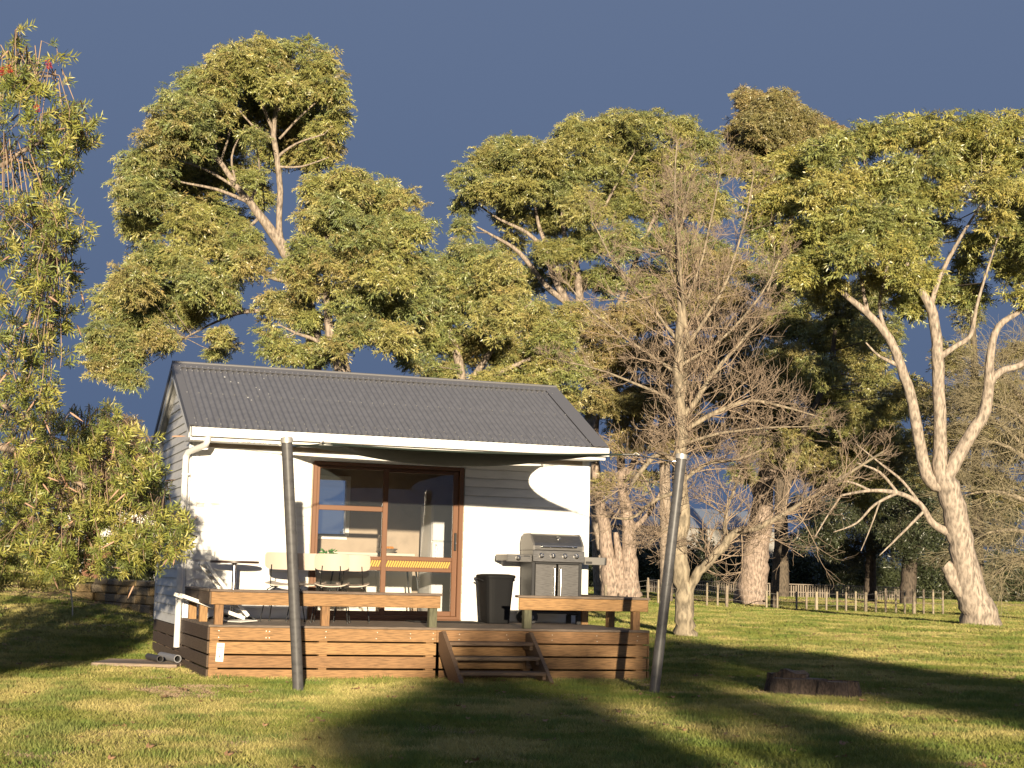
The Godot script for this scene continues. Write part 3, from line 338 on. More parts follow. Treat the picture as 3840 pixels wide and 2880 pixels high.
	"bottlebrush": {"limbs": [[-3.72, -0.05, 3.98, 0.18, -3.75, 1.06, 4.11, 0.15, -3.76, 2.62, 4.3, 0.12, -3.7, 4.4, 4.54, 0.08, -3.51, 5.52, 4.74, 0.04], [-3.73, 1.51, 4.17, 0.08, -3.34, 2.17, 2.89, 0.06, -2.72, 2.48, 3.15, 0.05, -2.15, 2.37, 3.33, 0.04, -1.58, 2.07, 3.48, 0.02, -1.19, 1.74, 3.58, 0.01], [-3.72, 1.29, 4.14, 0.08, -3.08, 1.65, 2.92, 0.06, -2.48, 1.59, 3.12, 0.05, -2.1, 1.5, 3.23, 0.03, -1.63, 1.34, 3.38, 0.01], [-3.73, 2.84, 4.34, 0.07, -3.17, 3.1, 3.07, 0.05, -2.47, 2.92, 3.29, 0.03, -2.08, 2.64, 3.38, 0.02, -1.51, 2.41, 3.55, 0.01], [-3.72, 4.13, 4.5, 0.05, -3.11, 4.61, 5.94, 0.04, -2.65, 4.79, 6.12, 0.02, -2.43, 4.96, 6.22, 0.02, -2.08, 5.05, 6.35, 0.01, -1.82, 4.97, 6.43, 0], [-3.68, 4.76, 4.59, 0.04, -3.08, 5.35, 6.04, 0.03, -2.62, 5.57, 6.23, 0.02, -2.27, 5.6, 6.35, 0.01], [-3.73, 3.51, 4.42, 0.05, -3.06, 3.78, 5.85, 0.04, -2.64, 4.04, 6.03, 0.02, -2.37, 4.13, 6.13, 0.01, -2.13, 3.97, 6.19, 0.01], [-3.73, 2.18, 4.25, 0.06, -2.88, 2.23, 3.06, 0.05, -2.06, 2.26, 3.34, 0.03, -1.26, 2.03, 3.59, 0.02, -0.82, 1.75, 3.7, 0.01, -0.42, 1.57, 3.82, 0.01], [-2.1, 1.5, 3.23, 0.03, -1.6, 1.64, 3.42, 0.02, -1.33, 1.65, 3.52, 0.01, -0.99, 1.53, 3.62, 0.01]], "puffs": [-2.642, 5.949, 5.534, 0.196, -2.426, 5.628, 6.264, 0.200, -2.305, 5.202, 6.703, 0.194, -2.517, 5.378, 5.880, 0.234, -2.166, 4.884, 6.959, 0.167, -2.383, 5.088, 5.520, 0.253, -2.025, 5.096, 6.435, 0.124, -2.545, 4.397, 6.586, 0.222, -2.251, 4.610, 5.938, 0.220, -2.089, 4.280, 6.570, 0.130, -2.434, 3.935, 6.917, 0.236, -2.138, 4.036, 5.945, 0.178, -2.506, 3.465, 7.080, 0.213, -2.218, 3.699, 5.730, 0.192, -2.435, 3.132, 6.669, 0.191, -2.219, 3.252, 6.019, 0.150, -2.415, 2.941, 5.253, 0.174, -2.241, 2.887, 6.069, 0.108, -2.241, 2.578, 2.795, 0.276, -1.948, 2.635, 3.574, 0.218, -2.168, 2.096, 4.027, 0.281, -1.781, 2.342, 4.129, 0.258, -1.484, 2.505, 4.029, 0.200, -1.687, 1.990, 3.002, 0.300, -1.345, 2.083, 3.483, 0.270, -1.041, 2.295, 3.459, 0.168, -0.898, 1.980, 2.735, 0.231, -2.133, 1.684, 3.738, 0.285, -1.710, 1.580, 3.687, 0.264, -1.233, 1.631, 3.041, 0.261, -0.982, 1.592, 4.330, 0.188, -0.787, 1.597, 4.435, 0.122, -2.140, 1.355, 3.268, 0.219, -1.819, 1.291, 3.846, 0.123, -0.993, 1.409, 3.662, 0.126, -2.762, 0.980, 3.259, 0.264, -3.079, 0.813, 2.441, 0.299, -3.453, 0.753, 2.295, 0.299, -3.793, 0.811, 2.924, 0.287, -4.217, 0.831, 1.977, 0.300, -4.565, 0.779, 2.137, 0.295, -4.877, 1.022, 2.712, 0.332, -5.282, 1.509, 1.099, 0.413, -2.954, 1.882, 3.269, 0.384, -3.295, 1.583, 3.295, 0.428, -3.709, 1.806, 3.284, 0.425, -4.121, 1.530, 2.070, 0.451, -3.063, 1.208, 1.945, 0.308, -3.535, 1.095, 1.940, 0.356, -4.341, 1.857, 2.488, 0.440, -4.569, 1.459, 2.624, 0.433, -3.838, 1.145, 3.319, 0.328, -3.141, 2.552, 2.520, 0.401, -3.599, 2.381, 2.500, 0.397, -2.972, 2.981, 6.282, 0.282, -2.824, 5.045, 6.025, 0.334, -2.749, 3.737, 6.273, 0.326, -2.303, 1.536, 2.119, 0.310, -1.397, 1.403, 2.802, 0.172, -1.176, 1.810, 3.858, 0.216, -1.940, 1.928, 2.357, 0.257, -2.353, 2.258, 3.903, 0.235, -2.638, 2.796, 2.939, 0.396, -2.581, 1.806, 3.076, 0.391, -1.550, 2.682, 3.860, 0.192, -1.288, 2.335, 4.250, 0.212]},
}
const FENCE_POSTS := [[23.24, 0.64, -42.42, 0.30], [24.63, 0.62, -41.17, 0.66], [24.96, 0.72, -40.84, 0.49], [26.52, 0.43, -39.46, 0.70], [26.85, 0.42, -39.15, 0.65], [27.13, 0.42, -38.88, 0.62], [28.35, 0.29, -37.76, 0.58], [28.67, 0.33, -37.44, 0.52], [29.24, 0.23, -36.90, 0.64], [29.53, 0.24, -36.62, 0.63], [29.82, 0.24, -36.34, 0.65], [30.11, 0.25, -36.06, 0.65], [30.41, 0.28, -35.75, 0.64], [30.67, 0.27, -35.50, 0.64], [30.94, 0.28, -35.23, 0.67], [31.22, 0.29, -34.95, 0.63], [31.50, 0.34, -34.66, 0.64], [31.77, 0.38, -34.39, 0.71], [32.05, 0.41, -34.10, 0.66], [32.29, 0.42, -33.85, 0.65], [32.54, 0.44, -33.59, 0.65], [32.80, 0.44, -33.33, 0.66], [33.05, 0.45, -33.06, 0.65], [33.31, 0.45, -32.80, 0.62]]
const FLOWERS := [[-2.694, 5.361, 7.132], [-2.328, 5.428, 7.266], [-2.398, 5.058, 7.196], [-2.640, 5.382, 7.153]]
func _ready() -> void:
	# ---- camera, sky, sun
	var cam := Camera3D.new()
	cam.name = "camera"
	cam.position = Vector3(-2.839, 1.256, 21.042)
	cam.basis = Basis.from_euler(Vector3(0.1177, -0.3293, 0.0249))
	cam.fov = 26.778
	cam.near = 0.1
	cam.far = 2000.0
	add_child(cam)
	var sky_mat := ProceduralSkyMaterial.new()
	sky_mat.sky_top_color = Color(0.086, 0.113, 0.178).linear_to_srgb()
	sky_mat.sky_horizon_color = Color(0.042, 0.066, 0.122).linear_to_srgb()
	sky_mat.sky_curve = 0.35
	sky_mat.ground_bottom_color = Color(0.03, 0.03, 0.025).linear_to_srgb()
	sky_mat.ground_horizon_color = Color(0.053, 0.065, 0.09).linear_to_srgb()
	sky_mat.sun_angle_max = 40.0
	sky_mat.sun_curve = 0.15
	var sky := Sky.new()
	sky.sky_material = sky_mat
	var env := Environment.new()
	env.background_mode = Environment.BG_SKY
	env.sky = sky
	env.tonemap_mode = Environment.TONE_MAPPER_LINEAR
	env.tonemap_exposure = 1.9
	env.sdfgi_enabled = true
	env.ssao_enabled = true
	env.ssil_enabled = true
	var we := WorldEnvironment.new()
	we.name = "world_environment"
	we.environment = env
	add_child(we)
	var sun := DirectionalLight3D.new()
	sun.name = "sun"
	sun.light_color = Color(1.0, 0.84, 0.60).linear_to_srgb()
	sun.light_energy = 1.6
	sun.light_angular_distance = 0.5
	sun.shadow_enabled = true
	sun.basis = Basis.looking_at(Vector3(0.235, -0.102, -1.0).normalized())
	add_child(sun)

	build_ground()
	build_cabin()
	build_deck()
	build_sail()
	build_deck_things()
	build_yard()
	build_far()
	build_trees()
	build_grass()


func build_ground() -> void:
	var g := Geo.new()
	var xs := []
	var zs := []
	var x := -600.0
	while x < 600.0:
		xs.append(x)
		var a := absf(x - 4.0)
		x += 0.4 if a < 12.0 else (2.0 if a < 70.0 else 30.0)
	var z := 400.0
	while z > -700.0:
		zs.append(z)
		var a := absf(z - 0.0)
		z -= 0.4 if a < 20.0 else (2.0 if a < 120.0 else 30.0)
	var w := xs.size()
	for zz in zs:
		for xx in xs:
			var h := ground_height(xx, zz)
			var nn := Vector3(ground_height(xx - 0.2, zz) - ground_height(xx + 0.2, zz), 0.4, ground_height(xx, zz - 0.2) - ground_height(xx, zz + 0.2)).normalized()
			var soil := soil_at(xx, zz)
			g.tint = Color(0.17, 0.155, 0.058).lerp(Color(0.30, 0.21, 0.13), soil)
			g.vert(Vector3(xx, h, zz), nn)
	for r in zs.size() - 1:
		for k in w - 1:
			var a := r * w + k
			g.i.append_array(PackedInt32Array([a, a + w, a + 1, a + 1, a + w, a + w + 1]))
	var blot := noise("lawn", 0.012, 5, [[0.0, Color(0.62, 0.72, 0.62)], [0.5, Color(0.86, 0.86, 0.78)], [1.0, Color(1, 0.94, 0.86)]], 1024)
	var fine := noise("clods", 0.06, 4, [[0.0, 0.0], [1.0, 1.0]])
	var m := mat("lawn", Color(1, 1, 1), 0.95, {"tex": blot, "vertex": true, "scale": Vector3(0.21, 0.21, 0.21), "world": true, "bump": fine, "depth": 4.0, "spec": 0.2})
	var o := part(self, "lawn", g.mesh(), m)
	tag(o, "sunlit lawn with worn patches and long tree shadows", "lawn", "", "structure")


var patch_noise: FastNoiseLite


func soil_at(x: float, z: float) -> float:
	if patch_noise == null:
		patch_noise = FastNoiseLite.new()
		patch_noise.seed = 5
		patch_noise.frequency = 0.55
		patch_noise.fractal_octaves = 3
	var n := patch_noise.get_noise_2d(x, z)
	# worn patch by the deck corner
	var d := Vector2((x + 0.55 + (z - 4.4) * 0.2) / 0.62, (z - 4.4) / 1.25).length() + n * 0.7
	var s := smoothstep(0.95, 0.45, d)
	# under the stump and the far worn track beyond the fence
	s = maxf(s, 0.8 * smoothstep(0.9, 0.4, Vector2((x - 6.5) / 1.1, (z - 4.7) / 0.6).length() + n * 0.5))
	s = maxf(s, 0.75 * smoothstep(1.0, 0.5, Vector2((x + 0.2) / 2.4, (z + 12.6) / 1.7).length() + n * 0.5))
	s = maxf(s, 0.8 * smoothstep(1.0, 0.6, absf(z + 62.0 + 0.15 * (x - 45.0)) / 6.0 + n * 0.3) * smoothstep(30.0, 36.0, x))
	s = maxf(s, 0.6 * smoothstep(0.2, 0.5, n))
	return s


# ---------------------------------------------------------------- cabin
const WIDE := 5.514
const DEEP := 3.0
const DOOR_X := 1.607
const DOOR_W := 2.077
const DOOR_TOP := 2.69
const FLOOR := 0.61
const WALL_TOP := 2.86
const LAP := 0.121


func lap_board(length: float) -> Mesh:
	# one lapped weatherboard along x, its back at z 0, thick at its lower edge
	var key := "lap%.3f" % length
	if not meshes.has(key):
		var g := Geo.new()
		var poly := [Vector2(0.0, 0.0), Vector2(0.021, 0.0), Vector2(0.024, 0.003), Vector2(0.0055, LAP + 0.008), Vector2(0.0, LAP + 0.008)]
		g.prism_x(poly, -length / 2, length / 2)
		meshes[key] = g.mesh()
	return meshes[key]


func build_cabin() -> void:
	var cabin := thing("cabin", "small white weatherboard cabin with grey corrugated roof and brown sliding door", "cabin")
	var grime := noise("paint", 0.01, 5, [[0.0, 0.9], [0.4, 0.97], [1.0, 1.0]])
	var paint := []
	for k in 4:
		var t: float = [1.0, 0.98, 1.01, 0.965][k]
		paint.append(mat("white_paint_%d" % k, Color(0.76 * t, 0.75 * t, 0.73 * t), 0.55, {"tex": grime, "scale": Vector3(0.5, 2.0, 2.0), "offset": Vector3(0.3 * k, 0.17 * k, 0.4 * k)}))
	var trim := mat("white_trim", Color(0.80, 0.79, 0.77), 0.45, {"tex": grime, "scale": Vector3(0.7, 0.7, 0.7)})
	var lining := mat("room_lining", Color(0.36, 0.29, 0.22), 0.8, {"tex": grime, "scale": Vector3(0.6, 0.6, 0.6)})
	var rng := RandomNumberGenerator.new()
	rng.seed = 11
	var base := 0.50
	# front wall with its opening
	var g := Geo.new()
	g.box(Vector3(0.0, base, -0.09), Vector3(DOOR_X, WALL_TOP, -0.002))
	g.box(Vector3(DOOR_X + DOOR_W, base, -0.09), Vector3(WIDE, WALL_TOP, -0.002))
	g.box(Vector3(DOOR_X, DOOR_TOP, -0.09), Vector3(DOOR_X + DOOR_W, WALL_TOP, -0.002))
	var front := part(cabin, "front_wall", g.mesh(), lining)
	var rows := int((WALL_TOP - base) / LAP)
	for r in rows:
		var y := base + r * LAP
		var l0 := 0.09
		if y + LAP * 0.5 > DOOR_TOP:
			part(front, "weatherboard", lap_board(WIDE - 0.18), paint[rng.randi() % 4], Vector3(WIDE / 2, y, 0))
		else:
			part(front, "weatherboard", lap_board(DOOR_X - 0.02 - l0), paint[rng.randi() % 4], Vector3((l0 + DOOR_X - 0.02) / 2, y, 0))
			var x0 := DOOR_X + DOOR_W + 0.02
			part(front, "weatherboard", lap_board(WIDE - 0.09 - x0), paint[rng.randi() % 4], Vector3((x0 + WIDE - 0.09) / 2, y, 0))
	for cx in [0.0, WIDE - 0.09]:
		bx(cabin, "corner_board", trim, Vector3(cx, base - 0.01, -0.001), Vector3(cx + 0.09, WALL_TOP, 0.03), 0.004)
	# gables
	var ridge := 4.02
	for side in 2:
		var xw := 0.0 if side == 0 else WIDE
		var inn := 0.09 if side == 0 else -0.09
		var gg := Geo.new()
		var poly := [Vector2(-0.09, base), Vector2(-0.09, WALL_TOP), Vector2(-DEEP / 2, ridge - 0.36), Vector2(-DEEP + 0.09, WALL_TOP), Vector2(-DEEP + 0.09, base)]
		poly.reverse()
		gg.prism_x(poly, minf(xw, xw + inn) + 0.001, maxf(xw, xw + inn) - 0.001)
		var wall := part(cabin, "gable_wall", gg.mesh(), lining)
		var y := base
		while y < ridge - 0.30:
			var half := DEEP / 2 - 0.035
			if y + LAP > WALL_TOP + 0.1:
				half = minf(half, (ridge - 0.12 - y - LAP) / 0.515)
			if half < 0.08:
				break
			part(wall, "weatherboard", lap_board(half * 2), paint[rng.randi() % 4], Vector3(xw, y, -DEEP / 2), Vector3(0, -PI / 2 if side == 0 else PI / 2, 0))
			y += LAP
		var sx := -0.032 if side == 0 else WIDE + 0.002
		for cz in [-0.085, -DEEP]:
			bx(cabin, "corner_board", trim, Vector3(sx, base - 0.01, cz), Vector3(sx + 0.03, WALL_TOP, cz + 0.085), 0.004)
	# back wall with its window
	var b := Geo.new()
	var wx0 := 2.05
	var wx1 := 2.74
	var wy0 := 1.80
	var wy1 := 2.62
	var zb := -DEEP
	b.box(Vector3(0.0, base, zb), Vector3(wx0, WALL_TOP, zb + 0.09))
	b.box(Vector3(wx1, base, zb), Vector3(WIDE, WALL_TOP, zb + 0.09))
	b.box(Vector3(wx0, base, zb), Vector3(wx1, wy0, zb + 0.09))
	b.box(Vector3(wx0, wy1, zb), Vector3(wx1, WALL_TOP, zb + 0.09))
	part(cabin, "back_wall", b.mesh(), lining)
	var glass := StandardMaterial3D.new()
	glass.resource_name = "glass"
	glass.transparency = BaseMaterial3D.TRANSPARENCY_ALPHA
	glass.albedo_color = Color(0.9, 0.95, 0.95, 0.012)
	glass.roughness = 0.02
	mats["glass"] = glass
	var bw := part(cabin, "back_window", board(Vector3(wx1 - wx0, wy1 - wy0, 0.005), 0.0), glass, Vector3((wx0 + wx1) / 2, (wy0 + wy1) / 2, zb + 0.045))
	for e in [[Vector3(-0.37, -0.46, 0), Vector3(0.74, 0.06, 0.12)], [Vector3(0, 0.435, 0), Vector3(0.80, 0.06, 0.12)]]:
		part(bw, "window_frame", board(e[1]), trim, Vector3(0, e[0].y, 0.02))
	for e in [-0.37, 0.37]:
		part(bw, "window_frame", board(Vector3(0.06, 0.83, 0.12)), trim, Vector3(e, -0.012, 0.02))
	# floor and ceiling
	bx(cabin, "floor", mat("room_floor", Color(0.30, 0.22, 0.15), 0.5), Vector3(0.092, 0.50, -DEEP + 0.092), Vector3(WIDE - 0.092, 0.63, -0.092), 0.0)
	bx(cabin, "ceiling", lining, Vector3(0.092, 2.80, -DEEP + 0.092), Vector3(WIDE - 0.092, 2.83, -0.092), 0.0)
	# eaves: soffit, fascia, gutter
	bx(cabin, "soffit", trim, Vector3(-0.10, WALL_TOP, -0.02), Vector3(WIDE + 0.03, WALL_TOP + 0.015, 0.535), 0.0)
	bx(cabin, "soffit", trim, Vector3(-0.10, WALL_TOP, -DEEP - 0.52), Vector3(WIDE + 0.03, WALL_TOP + 0.015, -DEEP + 0.02), 0.0)
	bx(cabin, "fascia", trim, Vector3(-0.10, WALL_TOP - 0.015, 0.536), Vector3(WIDE + 0.03, 3.0, 0.556), 0.003)
	var gut := Geo.new()
	# quad gutter: an open trough with a rolled lip
	var x0g := -0.095
	var x1g := WIDE + 0.035
	gut.box(Vector3(x0g, 2.893, 0.558), Vector3(x1g, 2.899, 0.668))
	gut.box(Vector3(x0g, 2.899, 0.662), Vector3(x1g, 2.998, 0.668))
	gut.box(Vector3(x0g, 2.986, 0.650), Vector3(x1g, 3.004, 0.661), 0.002)
	gut.box(Vector3(x0g, 2.899, 0.558), Vector3(x1g, 3.0, 0.564))
	gut.box(Vector3(x0g - 0.004, 2.890, 0.557), Vector3(x0g - 0.0005, 3.006, 0.670))
	gut.box(Vector3(x1g + 0.0005, 2.890, 0.557), Vector3(x1g + 0.004, 3.006, 0.670))
	part(cabin, "gutter", gut.mesh(), trim)
	var dp := pipe(cabin, "downpipe", trim, [Vector3(0.11, 2.90, 0.61), Vector3(0.11, 2.84, 0.60), Vector3(0.095, 2.79, 0.56), Vector3(0.02, 2.755, 0.36), Vector3(-0.06, 2.72, 0.16), Vector3(-0.085, 2.66, 0.10), Vector3(-0.085, 2.5, 0.09), Vector3(-0.085, 0.24, 0.09)], 0.040, 14)
	for y in [2.42, 0.84]:
		bx(dp, "bracket", trim, Vector3(-0.13, y, 0.03), Vector3(-0.03, y + 0.025, 0.135), 0.004)
	# roof
	var steel := mat("roof_steel", Color(0.165, 0.164, 0.176), 0.5, {"tex": noise("roofdust", 0.02, 5, [[0.0, 0.82], [0.6, 0.96], [1.0, 1.0]]), "scale": Vector3(0.8, 0.8, 0.8), "rough_tex": noise("roofgloss", 0.03, 4, [[0.0, 0.8], [1.0, 1.0]])})
	var y0 := 3.018
	var y1 := 4.055
	var z0 := 0.60
	var zr := -DEEP / 2
	var sheets := 8
	var xl := -0.119
	var xr := WIDE + 0.044
	var sw := (xr - xl) / sheets
	for slope in 2:
		var sg := Geo.new()
		var ridges := 9
		var per := 8
		var run := z0 - zr
		var nrm := Vector3(0, run, y1 - y0).normalized()
		for k in ridges * per + 1:
			var a := TAU * k / per
			var off := 0.009 * cos(a)
			var dn := -0.009 * sin(a) * TAU / (sw / ridges)
			var nn := (nrm - Vector3.RIGHT * dn).normalized()
			var xx := -sw / 2 + sw * k / (ridges * per)
			sg.vert(Vector3(xx, y1, 0) + nrm * off, nn)
			sg.vert(Vector3(xx, y0, run) + nrm * off, nn)
			sg.vert(Vector3(xx, y0, run) + nrm * (off - 0.004), Vector3(0, -0.4, 0.9))
			sg.vert(Vector3(xx, y1, 0) + nrm * (off - 0.004), -nn)
		for k in ridges * per:
			var a := k * 4
			sg.i.append_array(PackedInt32Array([a, a + 4, a + 1, a + 1, a + 4, a + 5, a + 1, a + 5, a + 2, a + 2, a + 5, a + 6, a + 2, a + 6, a + 3, a + 3, a + 6, a + 7]))
		var sm := sg.mesh()
		for s in sheets:
			part(cabin, "roof_sheet", sm, steel, Vector3(xl + sw * (s + 0.5), 0.0015 * (s % 2), zr), Vector3(0, PI * slope, 0))
	# underlay and rafters' depth below the sheets
	var un := Geo.new()
	un.prism_x([Vector2(0.545, 2.985), Vector2(zr, y1 - 0.035), Vector2(zr, y1 - 0.12), Vector2(0.545, 2.90)], xl + 0.03, xr - 0.03)
	un.prism_x([Vector2(2 * zr - 0.545, 2.985), Vector2(2 * zr - 0.545, 2.90), Vector2(zr, y1 - 0.12), Vector2(zr, y1 - 0.035)], xl + 0.03, xr - 0.03)
	part(cabin, "roof_frame", un.mesh(), trim)
	# ridge capping and barge flashings
	var dark := mat("roof_trim", Color(0.14, 0.137, 0.142), 0.45)
	var rc := Geo.new()
	var sl := Vector2(z0 - zr, y0 - y1).normalized()
	for s in [1.0, -1.0]:
		var d := Vector3(0, sl.y, sl.x * s)
		var nn := Vector3(0, sl.x, -sl.y * s)
		rc.xbox(Transform3D(Basis(Vector3.RIGHT * s, nn, d), Vector3((xl + xr) / 2, y1, zr) + nn * 0.016 + d * 0.10), Vector3((xr - xl) / 2 + 0.006, 0.002, 0.09), 0.0)
	rc.tube([Vector3(xl - 0.008, y1 + 0.016, zr), Vector3(xr + 0.008, y1 + 0.016, zr)], [0.022, 0.022], 12)
	part(cabin, "ridge_cap", rc.mesh(), dark)
	for ex in [0, 1]:
		for s in [1.0, -1.0]:
			var bg := Geo.new()
			var d := Vector3(0, sl.y, sl.x * s)
			var nn := Vector3(0, sl.x, -sl.y * s)
			var length := Vector2(z0 - zr, y1 - y0).length()
			var mid := Vector3(0, (y0 + y1) / 2, zr + s * (z0 - zr) / 2)
			var xe: float = xl - 0.004 if ex == 0 else xr + 0.004
			var inx: float = 1.0 if ex == 0 else -1.0
			bg.xbox(Transform3D(Basis(Vector3.RIGHT * s, nn, d), mid + nn * 0.0155 + Vector3.RIGHT * (xe + inx * (0.05 if ex == 0 else 0.11))), Vector3(0.05 if ex == 0 else 0.11, 0.0015, length / 2), 0.0)
			bg.xbox(Transform3D(Basis(Vector3.RIGHT * s, nn, d), mid - nn * 0.03 + Vector3.RIGHT * (xe - inx * 0.003)), Vector3(0.003, 0.047, length / 2), 0.0)
			part(cabin, "barge_flashing", bg.mesh(), dark)
			var bb := Geo.new()
			bb.xbox(Transform3D(Basis(Vector3.RIGHT * s, nn, d), mid - nn * 0.105 + Vector3.RIGHT * (xe + inx * 0.022) - d * 0.02), Vector3(0.012, 0.08, length / 2 - 0.05), 0.002)
			part(cabin, "barge_board", bb.mesh(), trim)
	# rows of roofing screws, too small to pick out
	var sc := Geo.new()
	for row in [0.06, 0.13, 0.5, 0.9, 0.97]:
		var k := 0
		while k < 79:
			var xx := xl + (k + 0.0) * sw / 9.0 + sw / 9.0
			var p := Vector3(xx, lerpf(y1, y0, row), lerpf(zr, z0, row)) + Vector3(0, sl.x, -sl.y) * 0.016
			if xx < xr - 0.1:
				sc.box(p - Vector3.ONE * 0.006, p + Vector3.ONE * 0.006, 0.0)
			k += 2 if row > 0.2 else 1
	var sco := part(cabin, "roof_screws", sc.mesh(), mat("screw_zinc", Color(0.17, 0.17, 0.18), 0.45, {"metal": 0.3}))
	sco.set_meta("kind", "stuff")
	# bird droppings
	var dr := Geo.new()
	var drng := RandomNumberGenerator.new()
	drng.seed = 3
	for k in 9:
		var t := drng.randf_range(0.1, 0.6)
		var xx := drng.randf_range(0.5, 1.1) if k < 9 else drng.randf_range(0.4, 5.0)
		var p := Vector3(xx, lerpf(y1, y0, t), lerpf(zr, z0, t)) + Vector3(0, sl.x, -sl.y) * 0.013
		dr.xbox(Transform3D(Basis(Vector3.RIGHT, Vector3(0, sl.x, -sl.y), Vector3(0, sl.y, sl.x)), p), Vector3(drng.randf_range(0.004, 0.010), 0.001, drng.randf_range(0.006, 0.02)), 0.0)
	part(cabin, "bird_droppings", dr.mesh(), mat("dropping", Color(0.7, 0.69, 0.66), 0.9)).set_meta("kind", "stuff")
	build_door(cabin, glass)
	# skirting boards under the left gable
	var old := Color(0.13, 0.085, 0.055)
	for r in 3:
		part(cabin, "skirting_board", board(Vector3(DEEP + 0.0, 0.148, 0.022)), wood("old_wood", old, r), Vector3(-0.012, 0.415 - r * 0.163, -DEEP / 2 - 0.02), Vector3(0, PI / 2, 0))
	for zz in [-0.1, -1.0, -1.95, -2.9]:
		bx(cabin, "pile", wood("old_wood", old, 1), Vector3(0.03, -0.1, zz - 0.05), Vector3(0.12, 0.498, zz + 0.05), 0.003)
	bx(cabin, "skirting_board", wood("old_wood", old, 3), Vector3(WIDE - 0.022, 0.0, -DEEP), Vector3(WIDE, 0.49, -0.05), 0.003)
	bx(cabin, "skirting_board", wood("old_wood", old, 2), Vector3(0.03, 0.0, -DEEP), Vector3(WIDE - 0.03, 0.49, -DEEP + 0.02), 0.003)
	# sail fixing hardware under the soffit, built as a bundle of small pale pieces
	var hardware_bits := Geo.new()
	var vr := RandomNumberGenerator.new()
	vr.seed = 21
	for k in 26:
		var c := Vector3(3.77 + vr.randf_range(-0.10, 0.10), 2.845 - absf(vr.randf_range(0, 0.035)), 0.34 + vr.randf_range(-0.06, 0.06))
		hardware_bits.xbox(Transform3D(Basis.from_euler(Vector3(vr.randf() * 3, vr.randf() * 3, vr.randf() * 3)), c), Vector3(0.02, 0.006, 0.012) * vr.randf_range(0.6, 1.3), 0.001)
	part(cabin, "sail_hardware", hardware_bits.mesh(), mat("hardware_bits", Color(0.55, 0.45, 0.36), 0.5))
	build_room()


